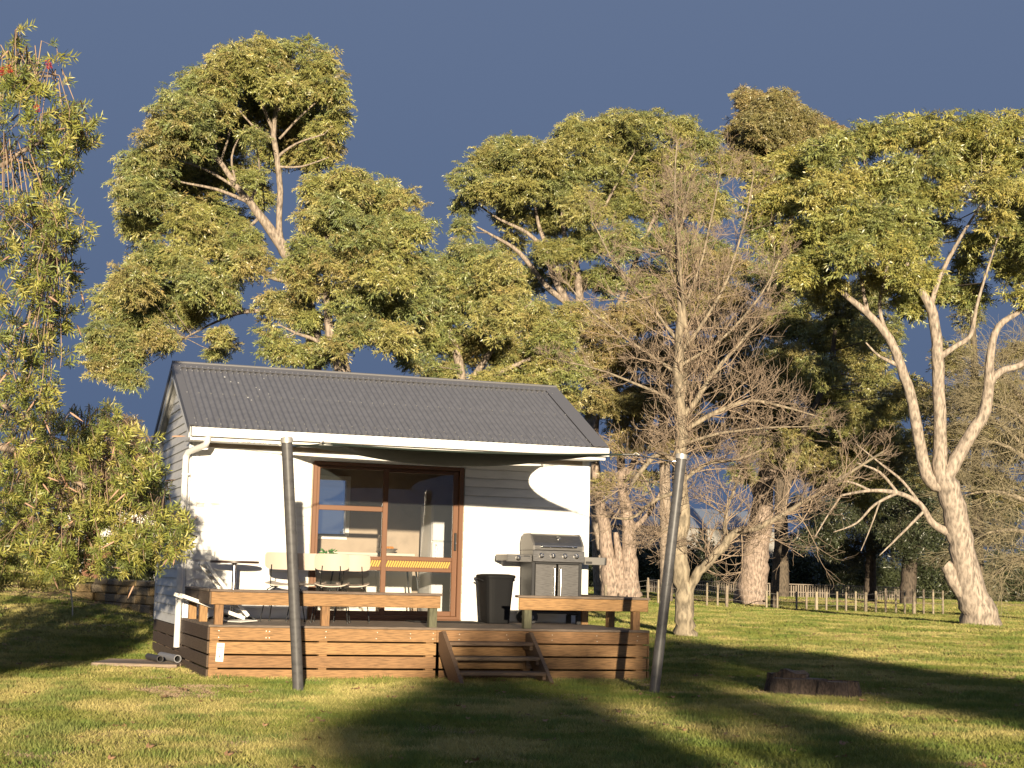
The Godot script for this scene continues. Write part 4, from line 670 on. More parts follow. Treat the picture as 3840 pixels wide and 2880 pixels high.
func build_door(cabin: Node3D, glass: Material) -> void:
	var bronze := mat("bronze", Color(0.16, 0.074, 0.037), 0.42, {"metal": 0.15})
	var door := Node3D.new()
	door.name = "sliding_door"
	cabin.add_child(door)
	var x0 := DOOR_X
	var x1 := DOOR_X + DOOR_W
	var y0 := 0.633
	# outer frame, then rails and stiles of the two leaves
	for e in [[x0, y0, x0 + 0.05, DOOR_TOP], [x1 - 0.055, y0, x1, DOOR_TOP]]:
		bx(door, "frame_jamb", bronze, Vector3(e[0], e[1], -0.07), Vector3(e[2], e[3], 0.035), 0.004)
	bx(door, "frame_head", bronze, Vector3(x0 + 0.0505, DOOR_TOP - 0.05, -0.07), Vector3(x1 - 0.0555, DOOR_TOP - 0.001, 0.035), 0.004)
	bx(door, "frame_sill", bronze, Vector3(x0 + 0.0505, y0, -0.07), Vector3(x1 - 0.0555, y0 + 0.045, 0.05), 0.004)
	bx(door, "head_flashing", mats["white_trim"], Vector3(x0 - 0.06, DOOR_TOP + 0.003, 0.0), Vector3(x1 + 0.05, DOOR_TOP + 0.035, 0.05), 0.003)
	bx(door, "threshold", bronze, Vector3(x0, 0.588, -0.02), Vector3(x1, 0.632, 0.07), 0.003)
	var mid := 2.60
	var bars := [
		["stile", x0 + 0.051, y0 + 0.046, x0 + 0.088, DOOR_TOP - 0.051, 0.0],
		["stile", mid - 0.035, y0 + 0.046, mid + 0.035, DOOR_TOP - 0.051, 0.0],
		["stile", x1 - 0.125, y0 + 0.046, x1 - 0.056, DOOR_TOP - 0.051, -0.03],
	]
	for e in bars:
		bx(door, e[0], bronze, Vector3(e[1], e[2], -0.03 + e[5]), Vector3(e[3], e[4], 0.018 + e[5]), 0.004)
	var lx0 := x0 + 0.0885
	var lx1 := mid - 0.0355
	var rx0 := mid + 0.0355
	var rx1 := x1 - 0.1255
	for e in [[lx0, lx1, 2.05, 2.115, 0.0], [lx0, lx1, 1.41, 1.455, 0.0], [lx0, lx1, 1.27, 1.315, 0.0], [lx0, lx1, y0 + 0.046, y0 + 0.10, 0.0], [lx0, lx1, 2.60, 2.638, 0.0], [rx0, rx1, 1.41, 1.465, -0.03], [rx0, rx1, 1.265, 1.315, -0.03], [rx0, rx1, y0 + 0.046, y0 + 0.11, -0.03], [rx0, rx1, 2.585, 2.638, -0.03]]:
		bx(door, "rail", bronze, Vector3(e[0], e[2], -0.028 + e[4]), Vector3(e[1], e[3], 0.014 + e[4]), 0.004)
	for e in [[lx0, lx1, 2.116, 2.599, 0.0], [lx0, lx1, 1.456, 2.049, 0.0], [lx0, lx1, y0 + 0.101, 1.269, 0.0], [rx0, rx1, 1.466, 2.584, -0.03], [rx0, rx1, y0 + 0.111, 1.264, -0.03]]:
		part(door, "glass_pane", board(Vector3(e[1] - e[0], e[3] - e[2], 0.005), 0.0), glass, Vector3((e[0] + e[1]) / 2, (e[2] + e[3]) / 2, -0.008 + e[4]))
	# yellow patterned strip between the two middle rails of each leaf
	var yellow := mat("yellow_strip", Color(0.52, 0.36, 0.06), 0.5)
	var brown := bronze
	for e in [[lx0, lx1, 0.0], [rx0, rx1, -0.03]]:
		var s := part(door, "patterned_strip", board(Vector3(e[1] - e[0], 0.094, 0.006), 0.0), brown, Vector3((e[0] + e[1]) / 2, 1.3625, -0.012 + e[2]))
		var g := Geo.new()
		var x: float = -(e[1] - e[0]) / 2 + 0.03
		while x < (e[1] - e[0]) / 2 - 0.02:
			g.xbox(Transform3D(Basis.from_euler(Vector3(0, 0, -0.42)), Vector3(x, 0, 0.005)), Vector3(0.009, 0.046, 0.005), 0.002)
			x += 0.034
		part(s, "diagonal_ribs", g.mesh(), yellow).set_meta("kind", "stuff")
	var black := mat("black_plastic", Color(0.015, 0.015, 0.016), 0.45)
	var chrome := mat("chrome", Color(0.62, 0.61, 0.6), 0.22, {"metal": 1.0})
	var h := bx(door, "door_handle", black, Vector3(x1 - 0.108, 1.56, -0.012), Vector3(x1 - 0.075, 1.80, 0.02), 0.006)
	part(h, "lock", board(Vector3(0.02, 0.03, 0.015)), chrome, Vector3(0, -0.02, 0.022))


func build_room() -> void:
	var white := mat("bench_white", Color(0.70, 0.68, 0.62), 0.4)
	var black := mat("black_plastic")
	var chrome := mat("chrome")
	var bench := thing("kitchen_bench", "white kitchen bench seen along the cabin's back wall", "bench", Vector3(2.6, 0.63, -2.58))
	bx(bench, "cupboard", white, Vector3(-1.7, 0.0, -0.30), Vector3(1.05, 0.86, 0.26), 0.004)
	bx(bench, "worktop", mat("worktop", Color(0.55, 0.50, 0.42), 0.35), Vector3(-1.72, 0.861, -0.31), Vector3(1.07, 0.90, 0.30), 0.006)
	for k in 5:
		bx(bench, "cupboard_door", white, Vector3(-1.66 + k * 0.54, 0.08, 0.262), Vector3(-1.66 + k * 0.54 + 0.52, 0.82, 0.28), 0.004)
	pipe(bench, "tap", chrome, [Vector3(0.62, 0.90, -0.16), Vector3(0.62, 1.12, -0.16), Vector3(0.62, 1.17, -0.10), Vector3(0.62, 1.14, 0.0)], 0.012)
	var fridge := thing("fridge", "tall pale grey fridge behind the right glass leaf", "fridge", Vector3(4.12, 0.63, -2.15))
	var fm := mat("fridge_grey", Color(0.62, 0.62, 0.62), 0.35)
	bx(fridge, "body", fm, Vector3(-0.32, 0.03, -0.32), Vector3(0.32, 1.62, 0.28), 0.012)
	bx(fridge, "door", fm, Vector3(-0.32, 0.05, 0.284), Vector3(0.32, 1.08, 0.34), 0.014)
	bx(fridge, "freezer_door", fm, Vector3(-0.32, 1.092, 0.284), Vector3(0.32, 1.62, 0.34), 0.014)
	pipe(fridge, "handle", chrome, [Vector3(-0.27, 0.7, 0.345), Vector3(-0.27, 0.72, 0.385), Vector3(-0.27, 1.02, 0.385), Vector3(-0.27, 1.04, 0.345)], 0.009)
	var table := thing("dining_table", "indoor table on thin black legs behind the glass door", "table", Vector3(2.75, 0.63, -1.05))
	bx(table, "table_top", mat("table_top", Color(0.45, 0.38, 0.28), 0.4), Vector3(-0.75, 0.705, -0.38), Vector3(0.75, 0.73, 0.38), 0.006)
	for sx in [-0.62, 0.62]:
		for sz in [-0.28, 0.28]:
			pipe(table, "leg", black, [Vector3(sx * 0.85, 0.705, sz * 0.8), Vector3(sx, 0.0, sz)], 0.013, 8)
	# pot plant on the table by the glass
	var pot := thing("pot_plant", "small leafy green pot plant inside the left glass pane", "plant", Vector3(2.07, 1.36, -1.0))
	var pg := Geo.new()
	pg.lathe([[0.0, 0.0], [0.045, 0.0], [0.06, 0.10], [0.054, 0.10], [0.05, 0.085], [0.0, 0.085]], 14)
	part(pot, "pot", pg.mesh(), mat("terracotta", Color(0.30, 0.13, 0.07), 0.8))
	var lg := Geo.new()
	var r := RandomNumberGenerator.new()
	r.seed = 4
	for k in 60:
		var a := r.randf() * TAU
		var d := Vector3(cos(a), r.randf_range(0.2, 1.1), sin(a)).normalized()
		leaf(lg, Vector3(0, 0.09, 0) + d * r.randf_range(0.03, 0.10), d, 0.06, 0.03, r)
	part(pot, "foliage", lg.mesh(), mat("pot_leaf", Color(0.06, 0.22, 0.03), 0.5, {"backlight": Color(0.2, 0.3, 0.1)}))
	var bowl := thing("fruit_bowl", "wire bowl of oranges on the kitchen bench", "bowl", Vector3(3.3, 1.53, -2.5))
	var bg := Geo.new()
	bg.lathe([[0.0, 0.0], [0.08, 0.0], [0.16, 0.07], [0.165, 0.07], [0.085, -0.004 + 0.008], [0.0, 0.006]], 18)
	part(bowl, "dish", bg.mesh(), chrome)
	for k in 5:
		var a := TAU * k / 5.0
		var og := Geo.new()
		og.lathe([[0.001, -0.036], [0.02, -0.030], [0.034, -0.012], [0.036, 0.0], [0.034, 0.012], [0.02, 0.030], [0.001, 0.036]], 12)
		part(bowl, "orange", og.mesh(), mat("orange", Color(0.62, 0.22, 0.03), 0.5), Vector3(cos(a) * 0.07, 0.068, sin(a) * 0.07))


func leaf(g: Geo, at: Vector3, d: Vector3, length: float, width: float, r: RandomNumberGenerator) -> void:
	# a lance-shaped leaf of four triangles, folded a little along its middle
	var side := d.cross(Vector3(r.randf_range(-1, 1), r.randf_range(-1, 1), r.randf_range(-1, 1))).normalized()
	var nn := side.cross(d).normalized()
	var m := at + d * length * 0.45 - nn * width * 0.15
	var tip := at + d * length
	var l := m + side * width * 0.5 + nn * width * 0.15
	var q := m - side * width * 0.5 + nn * width * 0.15
	var k := g.vert(at, nn)
	g.vert(l, (nn - side * 0.25).normalized())
	g.vert(tip, nn)
	g.vert(q, (nn + side * 0.25).normalized())
	g.vert(m, nn)
	g.i.append_array(PackedInt32Array([k, k + 4, k + 1, k + 1, k + 4, k + 2, k, k + 3, k + 4, k + 4, k + 3, k + 2]))


# ---------------------------------------------------------------- deck
const DECK_Z := 2.41
const DECK_L := -0.024
const DECK_R := 5.395
const PINE := Color(0.36, 0.20, 0.085)


func build_deck() -> void:
	var deck := thing("timber_deck", "low brown timber deck with bench-height rails in front of cabin", "deck")
	var grey := Color(0.22, 0.165, 0.125)
	var n := 17
	var bw := (DECK_Z + 0.02 - 0.075) / n
	for k in n:
		part(deck, "deck_board", board(Vector3(DECK_R - DECK_L + 0.04, 0.028, bw - 0.005), 0.004), wood("deck_grey", grey, k), Vector3((DECK_L + DECK_R) / 2, FLOOR - 0.014, 0.075 + bw * (k + 0.5)))
	# joists and bearer posts behind the cladding
	for k in 7:
		bx(deck, "joist", wood("old_wood", Color(0.13, 0.085, 0.055), k), Vector3(DECK_L + 0.04 + k * 0.88, 0.44, 0.04), Vector3(DECK_L + 0.085 + k * 0.88, FLOOR - 0.0285, DECK_Z - 0.03), 0.002)
	for x in [0.0, 1.26, 2.55, 3.78, 5.26]:
		bx(deck, "foundation_post", wood("pine", PINE, int(x * 3)), Vector3(DECK_L + 0.012 + x, -0.15, DECK_Z - 0.125), Vector3(DECK_L + 0.11 + x, 0.435, DECK_Z - 0.027), 0.004)
	# front cladding: a deep top board and three below it, interrupted by the steps
	var ys := [[0.437, 0.580], [0.283, 0.420], [0.128, 0.264], [-0.03, 0.108]]
	var k := 0
	for r in 4:
		var parts := [[DECK_L, 2.66], [2.661, DECK_R]] if r == 0 else [[DECK_L, 2.66], [2.70, 3.76], [3.80, DECK_R - 0.004 * r]]
		for e in parts:
			var inset: float = -0.002 if r == 0 else 0.004
			part(deck, "cladding_board", board(Vector3(e[1] - e[0], ys[r][1] - ys[r][0], 0.024), 0.004), wood("pine", PINE, k), Vector3((e[0] + e[1]) / 2, (ys[r][0] + ys[r][1]) / 2, DECK_Z - 0.012 - inset))
			k += 1
	# side cladding, weathered dark on the left
	for r in 4:
		for side in 2:
			var xx: float = DECK_L - 0.013 if side == 0 else DECK_R + 0.013
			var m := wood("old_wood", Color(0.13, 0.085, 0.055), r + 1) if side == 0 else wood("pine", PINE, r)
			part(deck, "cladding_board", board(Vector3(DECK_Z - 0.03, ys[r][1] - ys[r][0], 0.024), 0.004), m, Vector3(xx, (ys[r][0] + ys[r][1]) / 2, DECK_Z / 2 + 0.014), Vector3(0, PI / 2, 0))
	# nail heads on the front boards
	var ng := Geo.new()
	var nr := RandomNumberGenerator.new()
	nr.seed = 9
	for x in [0.07, 0.62, 0.66, 1.31, 1.93, 2.35, 2.62, 2.95, 3.55, 4.13, 4.72, 5.25]:
		for y in [0.475, 0.54]:
			var c := Vector3(x + nr.randf_range(-0.012, 0.012), y + nr.randf_range(-0.008, 0.008), DECK_Z + 0.003)
			ng.lathe([[0.0055, -0.002], [0.0055, 0.0], [0.0, 0.001]], 8, Transform3D(Basis.from_euler(Vector3(PI / 2, 0, 0)), c))
	part(deck, "nail_heads", ng.mesh(), mat("nail", Color(0.6, 0.57, 0.5), 0.35, {"metal": 0.7})).set_meta("kind", "stuff")
	# bench-height rails: [from, to] in plan
	var top := 1.012
	var green := Color(0.15, 0.15, 0.085)
	var rails := [[Vector2(DECK_L, DECK_Z), Vector2(2.70, DECK_Z), 0], [Vector2(3.69, DECK_Z), Vector2(DECK_R, DECK_Z), 2], [Vector2(DECK_L, DECK_Z - 0.03), Vector2(DECK_L, 0.32), 1], [Vector2(DECK_R, DECK_Z - 0.03), Vector2(DECK_R, 0.32), 3]]
	var capg := [0.06, 0.10]
	for e in rails:
		var a: Vector2 = e[0]
		var b: Vector2 = e[1]
		var along := b - a
		var ang := -atan2(along.y, along.x)
		var len := along.length()
		var mid := (a + b) / 2
		var inward := Vector2(0, -1) if e[2] in [0, 2] else (Vector2(1, 0) if e[2] == 1 else Vector2(-1, 0))
		var fm := wood("pine", PINE, e[2]) if e[2] != 1 else wood("old_wood", Color(0.13, 0.085, 0.055), 2)
		var f := mid - inward * 0.0
		part(deck, "rail_board", board(Vector3(len - 0.002, 0.143, 0.03), 0.005), fm, Vector3(f.x - inward.x * 0.002, top - 0.03 - 0.0725, f.y - 0.017 if e[2] in [0, 2] else f.y), Vector3(0, ang, 0))
		var cp := mid + inward * 0.045
		part(deck, "rail_cap", board(Vector3(len + (0.04 if e[2] in [0, 2] else -0.09), 0.03, 0.14), 0.006), wood("deck_grey", grey, e[2] + 1), Vector3(cp.x, top - 0.015, cp.y if e[2] in [0, 2] else cp.y - 0.05), Vector3(0, ang, 0))
	for e in [[0.03, 0], [1.27, 0], [2.575, 1], [3.775, 1], [5.21, 0]]:
		var m := wood("pine", PINE * 0.95, 1) if e[1] == 0 else wood("treated_green", green, 1)
		part(deck, "rail_post", board(Vector3(0.38, 0.095, 0.095), 0.004), m, Vector3(e[0] + 0.048, 0.795, DECK_Z - 0.084), Vector3(0, 0, PI / 2))
	for x in [DECK_L + 0.07, DECK_R - 0.07]:
		for z in [0.42, 1.35]:
			part(deck, "rail_post", board(Vector3(0.38, 0.095, 0.095), 0.004), wood("pine", PINE, 2), Vector3(x, 0.795, z), Vector3(0, 0, PI / 2))
	# steps
	var steps := thing("timber_steps", "three weathered timber treads between two sloping stringers below the deck", "steps")
	var worn := Color(0.22, 0.145, 0.09)
	for x in [2.705, 3.80]:
		var g := Geo.new()
		g.prism_x([Vector2(2.425, 0.555), Vector2(2.425, 0.335), Vector2(3.03, -0.08), Vector2(3.33, -0.08), Vector2(3.33, 0.02), Vector2(2.56, 0.575)], -0.0225, 0.0225)
		part(steps, "stringer", g.mesh(), wood("worn_wood", worn, int(x * 2)), Vector3(x, 0, 0))
	for s in 3:
		bx(steps, "tread", wood("worn_wood", worn, s + 1), Vector3(2.729, 0.415 - s * 0.16, 2.44 + s * 0.235), Vector3(3.776, 0.458 - s * 0.16, 2.72 + s * 0.235), 0.007)
		bx(steps, "cleat", wood("worn_wood", worn, s), Vector3(2.729, 0.365 - s * 0.16, 2.47 + s * 0.235), Vector3(2.77, 0.4145 - s * 0.16, 2.70 + s * 0.235), 0.004)
		bx(steps, "cleat", wood("worn_wood", worn, s + 2), Vector3(3.735, 0.365 - s * 0.16, 2.47 + s * 0.235), Vector3(3.776, 0.4145 - s * 0.16, 2.70 + s * 0.235), 0.004)
	# warning notice on the corner
	var sign := thing("notice_sign", "narrow white notice with faded red lines and a black down arrow on deck boards", "sign", Vector3(0.10, 0.30, DECK_Z + 0.012))
	sign.rotation = Vector3(0, 0, -0.045)
	bx(sign, "plate", mat("sign_white", Color(0.74, 0.70, 0.64), 0.5), Vector3(-0.044, -0.105, -0.004), Vector3(0.044, 0.105, 0.0), 0.001)
	var rg := Geo.new()
	var rr := RandomNumberGenerator.new()
	rr.seed = 2
	for row in 3:
		var x := -0.032
		while x < (0.032 if row < 2 else 0.008):
			var w := rr.randf_range(0.003, 0.007)
			var h := 0.0062 if row == 0 else 0.0045
			rg.box(Vector3(x, 0.052 - row * 0.017 - h, 0.0), Vector3(x + w * 0.75, 0.052 - row * 0.017 + h * rr.randf_range(0.6, 1.0), 0.0012), 0.0)
			x += w + 0.0012
	part(sign, "red_lines", rg.mesh(), mat("faded_red", Color(0.42, 0.13, 0.11), 0.6)).set_meta("kind", "stuff")
	var ag := Geo.new()
	ag.box(Vector3(-0.003, -0.045, 0.0), Vector3(0.003, 0.002, 0.0012))
	ag.face([Vector3(-0.010, -0.044, 0.0012), Vector3(0.010, -0.044, 0.0012), Vector3(0.0, -0.062, 0.0012)], Vector3(0, -0.05, -1))
	part(sign, "arrow", ag.mesh(), mat("black_plastic"))


# ---------------------------------------------------------------- shade sail
func build_sail() -> void:
	var grey := mat("pole_grey", Color(0.095, 0.092, 0.095), 0.42, {"tex": noise("poledust", 0.02, 5, [[0.0, 0.75], [0.5, 0.95], [1.0, 1.0]]), "scale": Vector3(1.2, 1.2, 1.2)})
	var zinc := mat("zinc", Color(0.55, 0.52, 0.48), 0.45, {"metal": 0.5})
	var steel := mat("chrome")
	var ends := [[Vector3(0.641, -0.25, 4.35), Vector3(0.34, 2.605, 4.60), "grey steel sail pole leaning away before the long deck rail"], [Vector3(4.439, -0.25, 4.70), Vector3(4.647, 2.618, 4.95), "grey steel sail pole leaning outwards beyond the barbecue end of deck"]]
	for e in ends:
		var a: Vector3 = e[0]
		var b: Vector3 = e[1]
		var pole := thing("sail_pole", e[2], "pole", Vector3(a.x, 0, a.z), 0.0, "poles of the shade sail")
		var d := (b - a).normalized()
		var o := Vector3(a.x, 0, a.z)
		var g := Geo.new()
		g.tube([a - o, b - o - d * 0.05], [0.057, 0.057], 24)
		part(pole, "shaft", g.mesh(), grey)
		var c := Geo.new()
		c.tube([b - o - d * 0.052, b - o - d * 0.012, b - o, b - o + d * 0.006], [0.064, 0.064, 0.055, 0.02], 24)
		part(pole, "cap", c.mesh(), zinc)
		var eye := Geo.new()
		var s := 1.0 if a.x < 2 else -1.0
		eye.tube([b - o - d * 0.08, b - o - d * 0.085 + Vector3(0.09 * s, 0, -0.03)], [0.008, 0.008], 8)
		part(pole, "eye_bolt", eye.mesh(), steel)
	# corners: front left, front right, back right, back left
	var fl := Vector3(0.86, 2.60, 4.12)
	var fr := Vector3(4.22, 2.615, 4.55)
	var br := Vector3(4.62, 2.83, 0.72)
	var bl := Vector3(1.06, 2.825, 0.78)
	var sail := thing("shade_sail", "dark green shade sail stretched between eaves and the two poles", "shade sail")
	var nu := 30
	var nv := 22
	var g := Geo.new()
	var grid := []
	for iv in nv + 1:
		var v := float(iv) / nv
		for iu in nu + 1:
			var u := float(iu) / nu
			var p := fl.lerp(fr, u).lerp(bl.lerp(br, u), v)
			# hems curve inwards
			p.x += 0.62 * 4.0 * v * (1.0 - v) * (1.0 - u) * (1.0 - u) * 0.75
			p.x -= 0.38 * 4.0 * v * (1.0 - v) * u * u
			p.z -= 0.30 * 4.0 * u * (1.0 - u) * (1.0 - v) * (1.0 - v)
			p.z += 0.12 * 4.0 * u * (1.0 - u) * v * v
			p.y -= 0.015 * 4.0 * u * (1.0 - u) + 0.17 * 4.0 * v * (1.0 - v) * pow(4.0 * u * (1.0 - u), 0.6)
			grid.append(p)
	for layer in 2:
		for iv in nv + 1:
			for iu in nu + 1:
				var k := iv * (nu + 1) + iu
				var du: Vector3 = grid[iv * (nu + 1) + mini(iu + 1, nu)] - grid[iv * (nu + 1) + maxi(iu - 1, 0)]
				var dv: Vector3 = grid[mini(iv + 1, nv) * (nu + 1) + iu] - grid[maxi(iv - 1, 0) * (nu + 1) + iu]
				var nn := du.cross(dv).normalized()
				g.vert(grid[k] + nn * (0.0015 if layer == 0 else -0.0015), nn if layer == 0 else -nn)
	var off := (nu + 1) * (nv + 1)
	for iv in nv:
		for iu in nu:
			var a := iv * (nu + 1) + iu
			var b := a + nu + 1
			g.i.append_array(PackedInt32Array([a, b, a + 1, a + 1, b, b + 1]))
			g.i.append_array(PackedInt32Array([off + a, off + a + 1, off + b, off + a + 1, off + b + 1, off + b]))
	part(sail, "cloth", g.mesh(), mat("sail_cloth", Color(0.014, 0.045, 0.024), 0.85, {"tex": noise("weave", 0.2, 2, [[0.0, 0.75], [1.0, 1.0]]), "scale": Vector3(4, 4, 4)}))
	var hem := mat("sail_hem", Color(0.012, 0.022, 0.016), 0.8)
	var edges := []
	edges.append(range(nu + 1))
	edges.append(range(nu + 1).map(func(q): return nv * (nu + 1) + q))
	edges.append(range(nv + 1).map(func(q): return q * (nu + 1)))
	edges.append(range(nv + 1).map(func(q): return q * (nu + 1) + nu))
	for e in edges:
		var pts := []
		for q in e:
			pts.append(grid[q])
		pipe(sail, "hem", hem, pts, 0.012, 6)
	for e in [[fl, ends[0][1] + Vector3(0.08, -0.09, -0.03)], [fr, ends[1][1] + Vector3(-0.09, -0.09, -0.03)]]:
		pipe(sail, "wire", hem if e[0] == fl else steel, [e[0], e[1]], 0.007, 6)
	# shackle and turnbuckle at the near left corner
	for e in [[fl, Vector3(-0.6, 0.0, 0.5)], [bl, Vector3(-0.9, 0.1, -0.3)], [br, Vector3(0.6, 0.1, -0.6)], [fr, Vector3(0.6, 0.0, 0.5)]]:
		var sg := Geo.new()
		var c: Vector3 = e[0]
		var d: Vector3 = e[1].normalized()
		sg.xbox(Transform3D(Basis.looking_at(d), c - d * 0.05), Vector3(0.035, 0.004, 0.075), 0.003)
		sg.tube([c + d * 0.02, c + d * 0.05 + Vector3(0, 0.02, 0), c + d * 0.09, c + d * 0.06 - Vector3(0, 0.02, 0), c + d * 0.02], [0.007, 0.007, 0.007, 0.007, 0.007], 8)
		part(sail, "corner_plate", sg.mesh(), zinc)
	# chains back to the eaves
	for e in [[bl, Vector3(0.42, 2.855, 0.50)], [br, Vector3(5.05, 2.86, 0.50)]]:
		var cg := Geo.new()
		var a: Vector3 = e[0]
		var b: Vector3 = e[1]
		var links := int((b - a).length() / 0.034)
		for q in links:
			var c := a.lerp(b, (q + 0.5) / links)
			var d := (b - a).normalized()
			var s := d.cross(Vector3.UP).normalized()
			if q % 2:
				s = d.cross(s)
			cg.tube([c - d * 0.018, c + s * 0.01, c + d * 0.018, c - s * 0.01, c - d * 0.018], [0.0035, 0.0035, 0.0035, 0.0035, 0.0035], 5, false)
		part(sail, "chain", cg.mesh(), steel)


# ---------------------------------------------------------------- things on the deck
func build_deck_things() -> void:
	var black := mat("black_plastic")
	var wire := mat("wire_black", Color(0.012, 0.012, 0.012), 0.4)
	var chrome := mat("chrome")
	# round pedestal table
	var table := thing("pedestal_table", "round dark-topped pedestal table on deck against the white wall", "table", Vector3(0.50, FLOOR, 0.72))
	var tg := Geo.new()
	tg.lathe([[0.0, 0.705], [0.296, 0.705], [0.303, 0.711], [0.303, 0.729], [0.296, 0.735], [0.0, 0.735]], 40)
	part(table, "table_top", tg.mesh(), mat("dark_laminate", Color(0.05, 0.028, 0.022), 0.4))
	var pg := Geo.new()
	pg.lathe([[0.026, 0.03], [0.026, 0.69], [0.05, 0.704]], 20)
	part(table, "pedestal", pg.mesh(), chrome)
	for k in 4:
		var a := TAU * k / 4.0 + 0.35
		var d := Vector3(cos(a), 0, sin(a))
		var lg := Geo.new()
		lg.tube([d * 0.02 + Vector3(0, 0.06, 0), d * 0.17 + Vector3(0, 0.045, 0), d * 0.29 + Vector3(0, 0.018, 0)], [0.022, 0.018, 0.012], 8)
		lg.lathe([[0.014, 0.0], [0.014, 0.02], [0.0, 0.021]], 10, Transform3D(Basis(), d * 0.285))
		part(table, "foot", lg.mesh(), black)
	# chairs
	var spots := [[1.06, 1.12, 2.7, "cream shell chair on black wire legs next to the round table"], [1.44, 0.74, 2.8, "cream shell chair tucked behind the chair beside the round table"], [1.66, 1.12, 2.85, "cream shell chair on black wire legs before the door's left leaf"], [2.02, 0.72, 2.9, "cream shell chair closest to the sliding door's middle stile"]]
	var cream := mat("cream_shell", Color(0.48, 0.40, 0.33), 0.5)
	for s in spots:
		make_chair(s[3], Vector3(s[0], FLOOR, s[1]), s[2], cream, wire)
	# folded white lounger lying half under the side rail
	var lounger := thing("folding_lounger", "folded white slatted lounger lying half under the deck's dark side rail", "lounger", Vector3(0.50, FLOOR, 1.28))
	var plastic := mat("white_plastic", Color(0.74, 0.71, 0.66), 0.4)
	for e in [["lower_frame", Vector3(0.02, 0.05, 0), Vector3(-0.77, 0.315, 0), 8], ["upper_frame", Vector3(0.06, 0.075, 0), Vector3(-0.49, 0.70, 0), 9]]:
		var a: Vector3 = e[1]
		var b: Vector3 = e[2]
		var d := (b - a).normalized()
		var ang := atan2(d.y, d.x)
		var fg := Geo.new()
		for z in [-0.24, 0.24]:
			fg.xbox(Transform3D(Basis.from_euler(Vector3(0, 0, ang)), (a + b) / 2 + Vector3(0, 0, z)), Vector3((b - a).length() / 2, 0.022, 0.018), 0.005)
		var fr := part(lounger, e[0], fg.mesh(), plastic)
		for k in e[3]:
			var c := a.lerp(b, (k + 0.6) / (e[3] + 0.2))
			part(fr, "slat", board(Vector3(0.052, 0.012, 0.442), 0.004), plastic, c + Vector3(-d.y, d.x, 0) * -0.004, Vector3(0, 0, ang))
	pipe(lounger, "strut", plastic, [Vector3(-0.28, 0.16, 0.2), Vector3(-0.24, 0.42, 0.2)], 0.012, 8)
	pipe(lounger, "strut", plastic, [Vector3(-0.28, 0.16, -0.2), Vector3(-0.24, 0.42, -0.2)], 0.012, 8)
	part(lounger, "foot_end", board(Vector3(0.26, 0.012, 0.34), 0.004), plastic, Vector3(-0.06, 0.022, 0.36), Vector3(0.0, 0.55, 0.06))
	# bin
	var bin := thing("rubbish_bin", "black tapered plastic rubbish bin with lid between door and barbecue", "bin", Vector3(4.02, FLOOR, 0.50), 0.12)
	var bg := Geo.new()
	square_lathe(bg, [[0.0, 0.0], [0.155, 0.0], [0.163, 0.012], [0.205, 0.585], [0.216, 0.588], [0.216, 0.612]], 0.3)
	part(bin, "body", bg.mesh(), mat("bin_black", Color(0.010, 0.010, 0.011), 0.7, {"spec": 0.3, "bump": noise("scuff", 0.08, 3, [[0.0, 0.0], [1.0, 1.0]]), "scale": Vector3(3, 3, 3), "depth": 0.05}))
	var lg := Geo.new()
	square_lathe(lg, [[0.222, 0.598], [0.226, 0.604], [0.226, 0.628], [0.216, 0.640], [0.15, 0.652], [0.0, 0.655]], 0.3)
	part(bin, "lid", lg.mesh(), mat("bin_black"))
	for s in [-1.0, 1.0]:
		pipe(bin, "handle", mat("bin_black"), [Vector3(s * 0.21, 0.56, -0.06), Vector3(s * 0.25, 0.575, -0.055), Vector3(s * 0.25, 0.575, 0.055), Vector3(s * 0.21, 0.56, 0.06)], 0.012, 8)
	var mat_thing := part(self, "door_mat", board(Vector3(0.95, 0.014, 0.5), 0.004), mat("mat_black", Color(0.018, 0.016, 0.015), 0.95, {"bump": noise("mat", 0.25, 2, [[0.0, 0.0], [1.0, 1.0]]), "scale": Vector3(5, 5, 5), "depth": 0.4}), Vector3(3.35, FLOOR + 0.0075, 0.42))
	tag(mat_thing, "black door mat lying on deck at the sliding door", "mat")
	build_barbecue()


func square_lathe(g: Geo, prof: Array, rnd: float) -> void:
	var sides := 40
	for k in prof.size() - 1:
		for s in sides:
			var q := []
			for e in [[k, s], [k, s + 1], [k + 1, s + 1], [k + 1, s]]:
				var a: float = TAU * e[1] / sides
				var r: float = prof[e[0]][0] / pow(pow(absf(cos(a)), 5) + pow(absf(sin(a)), 5), 0.2)
				q.append(Vector3(cos(a) * r, prof[e[0]][1], sin(a) * r))
			g.quad(q[0], q[3], q[2], q[1])


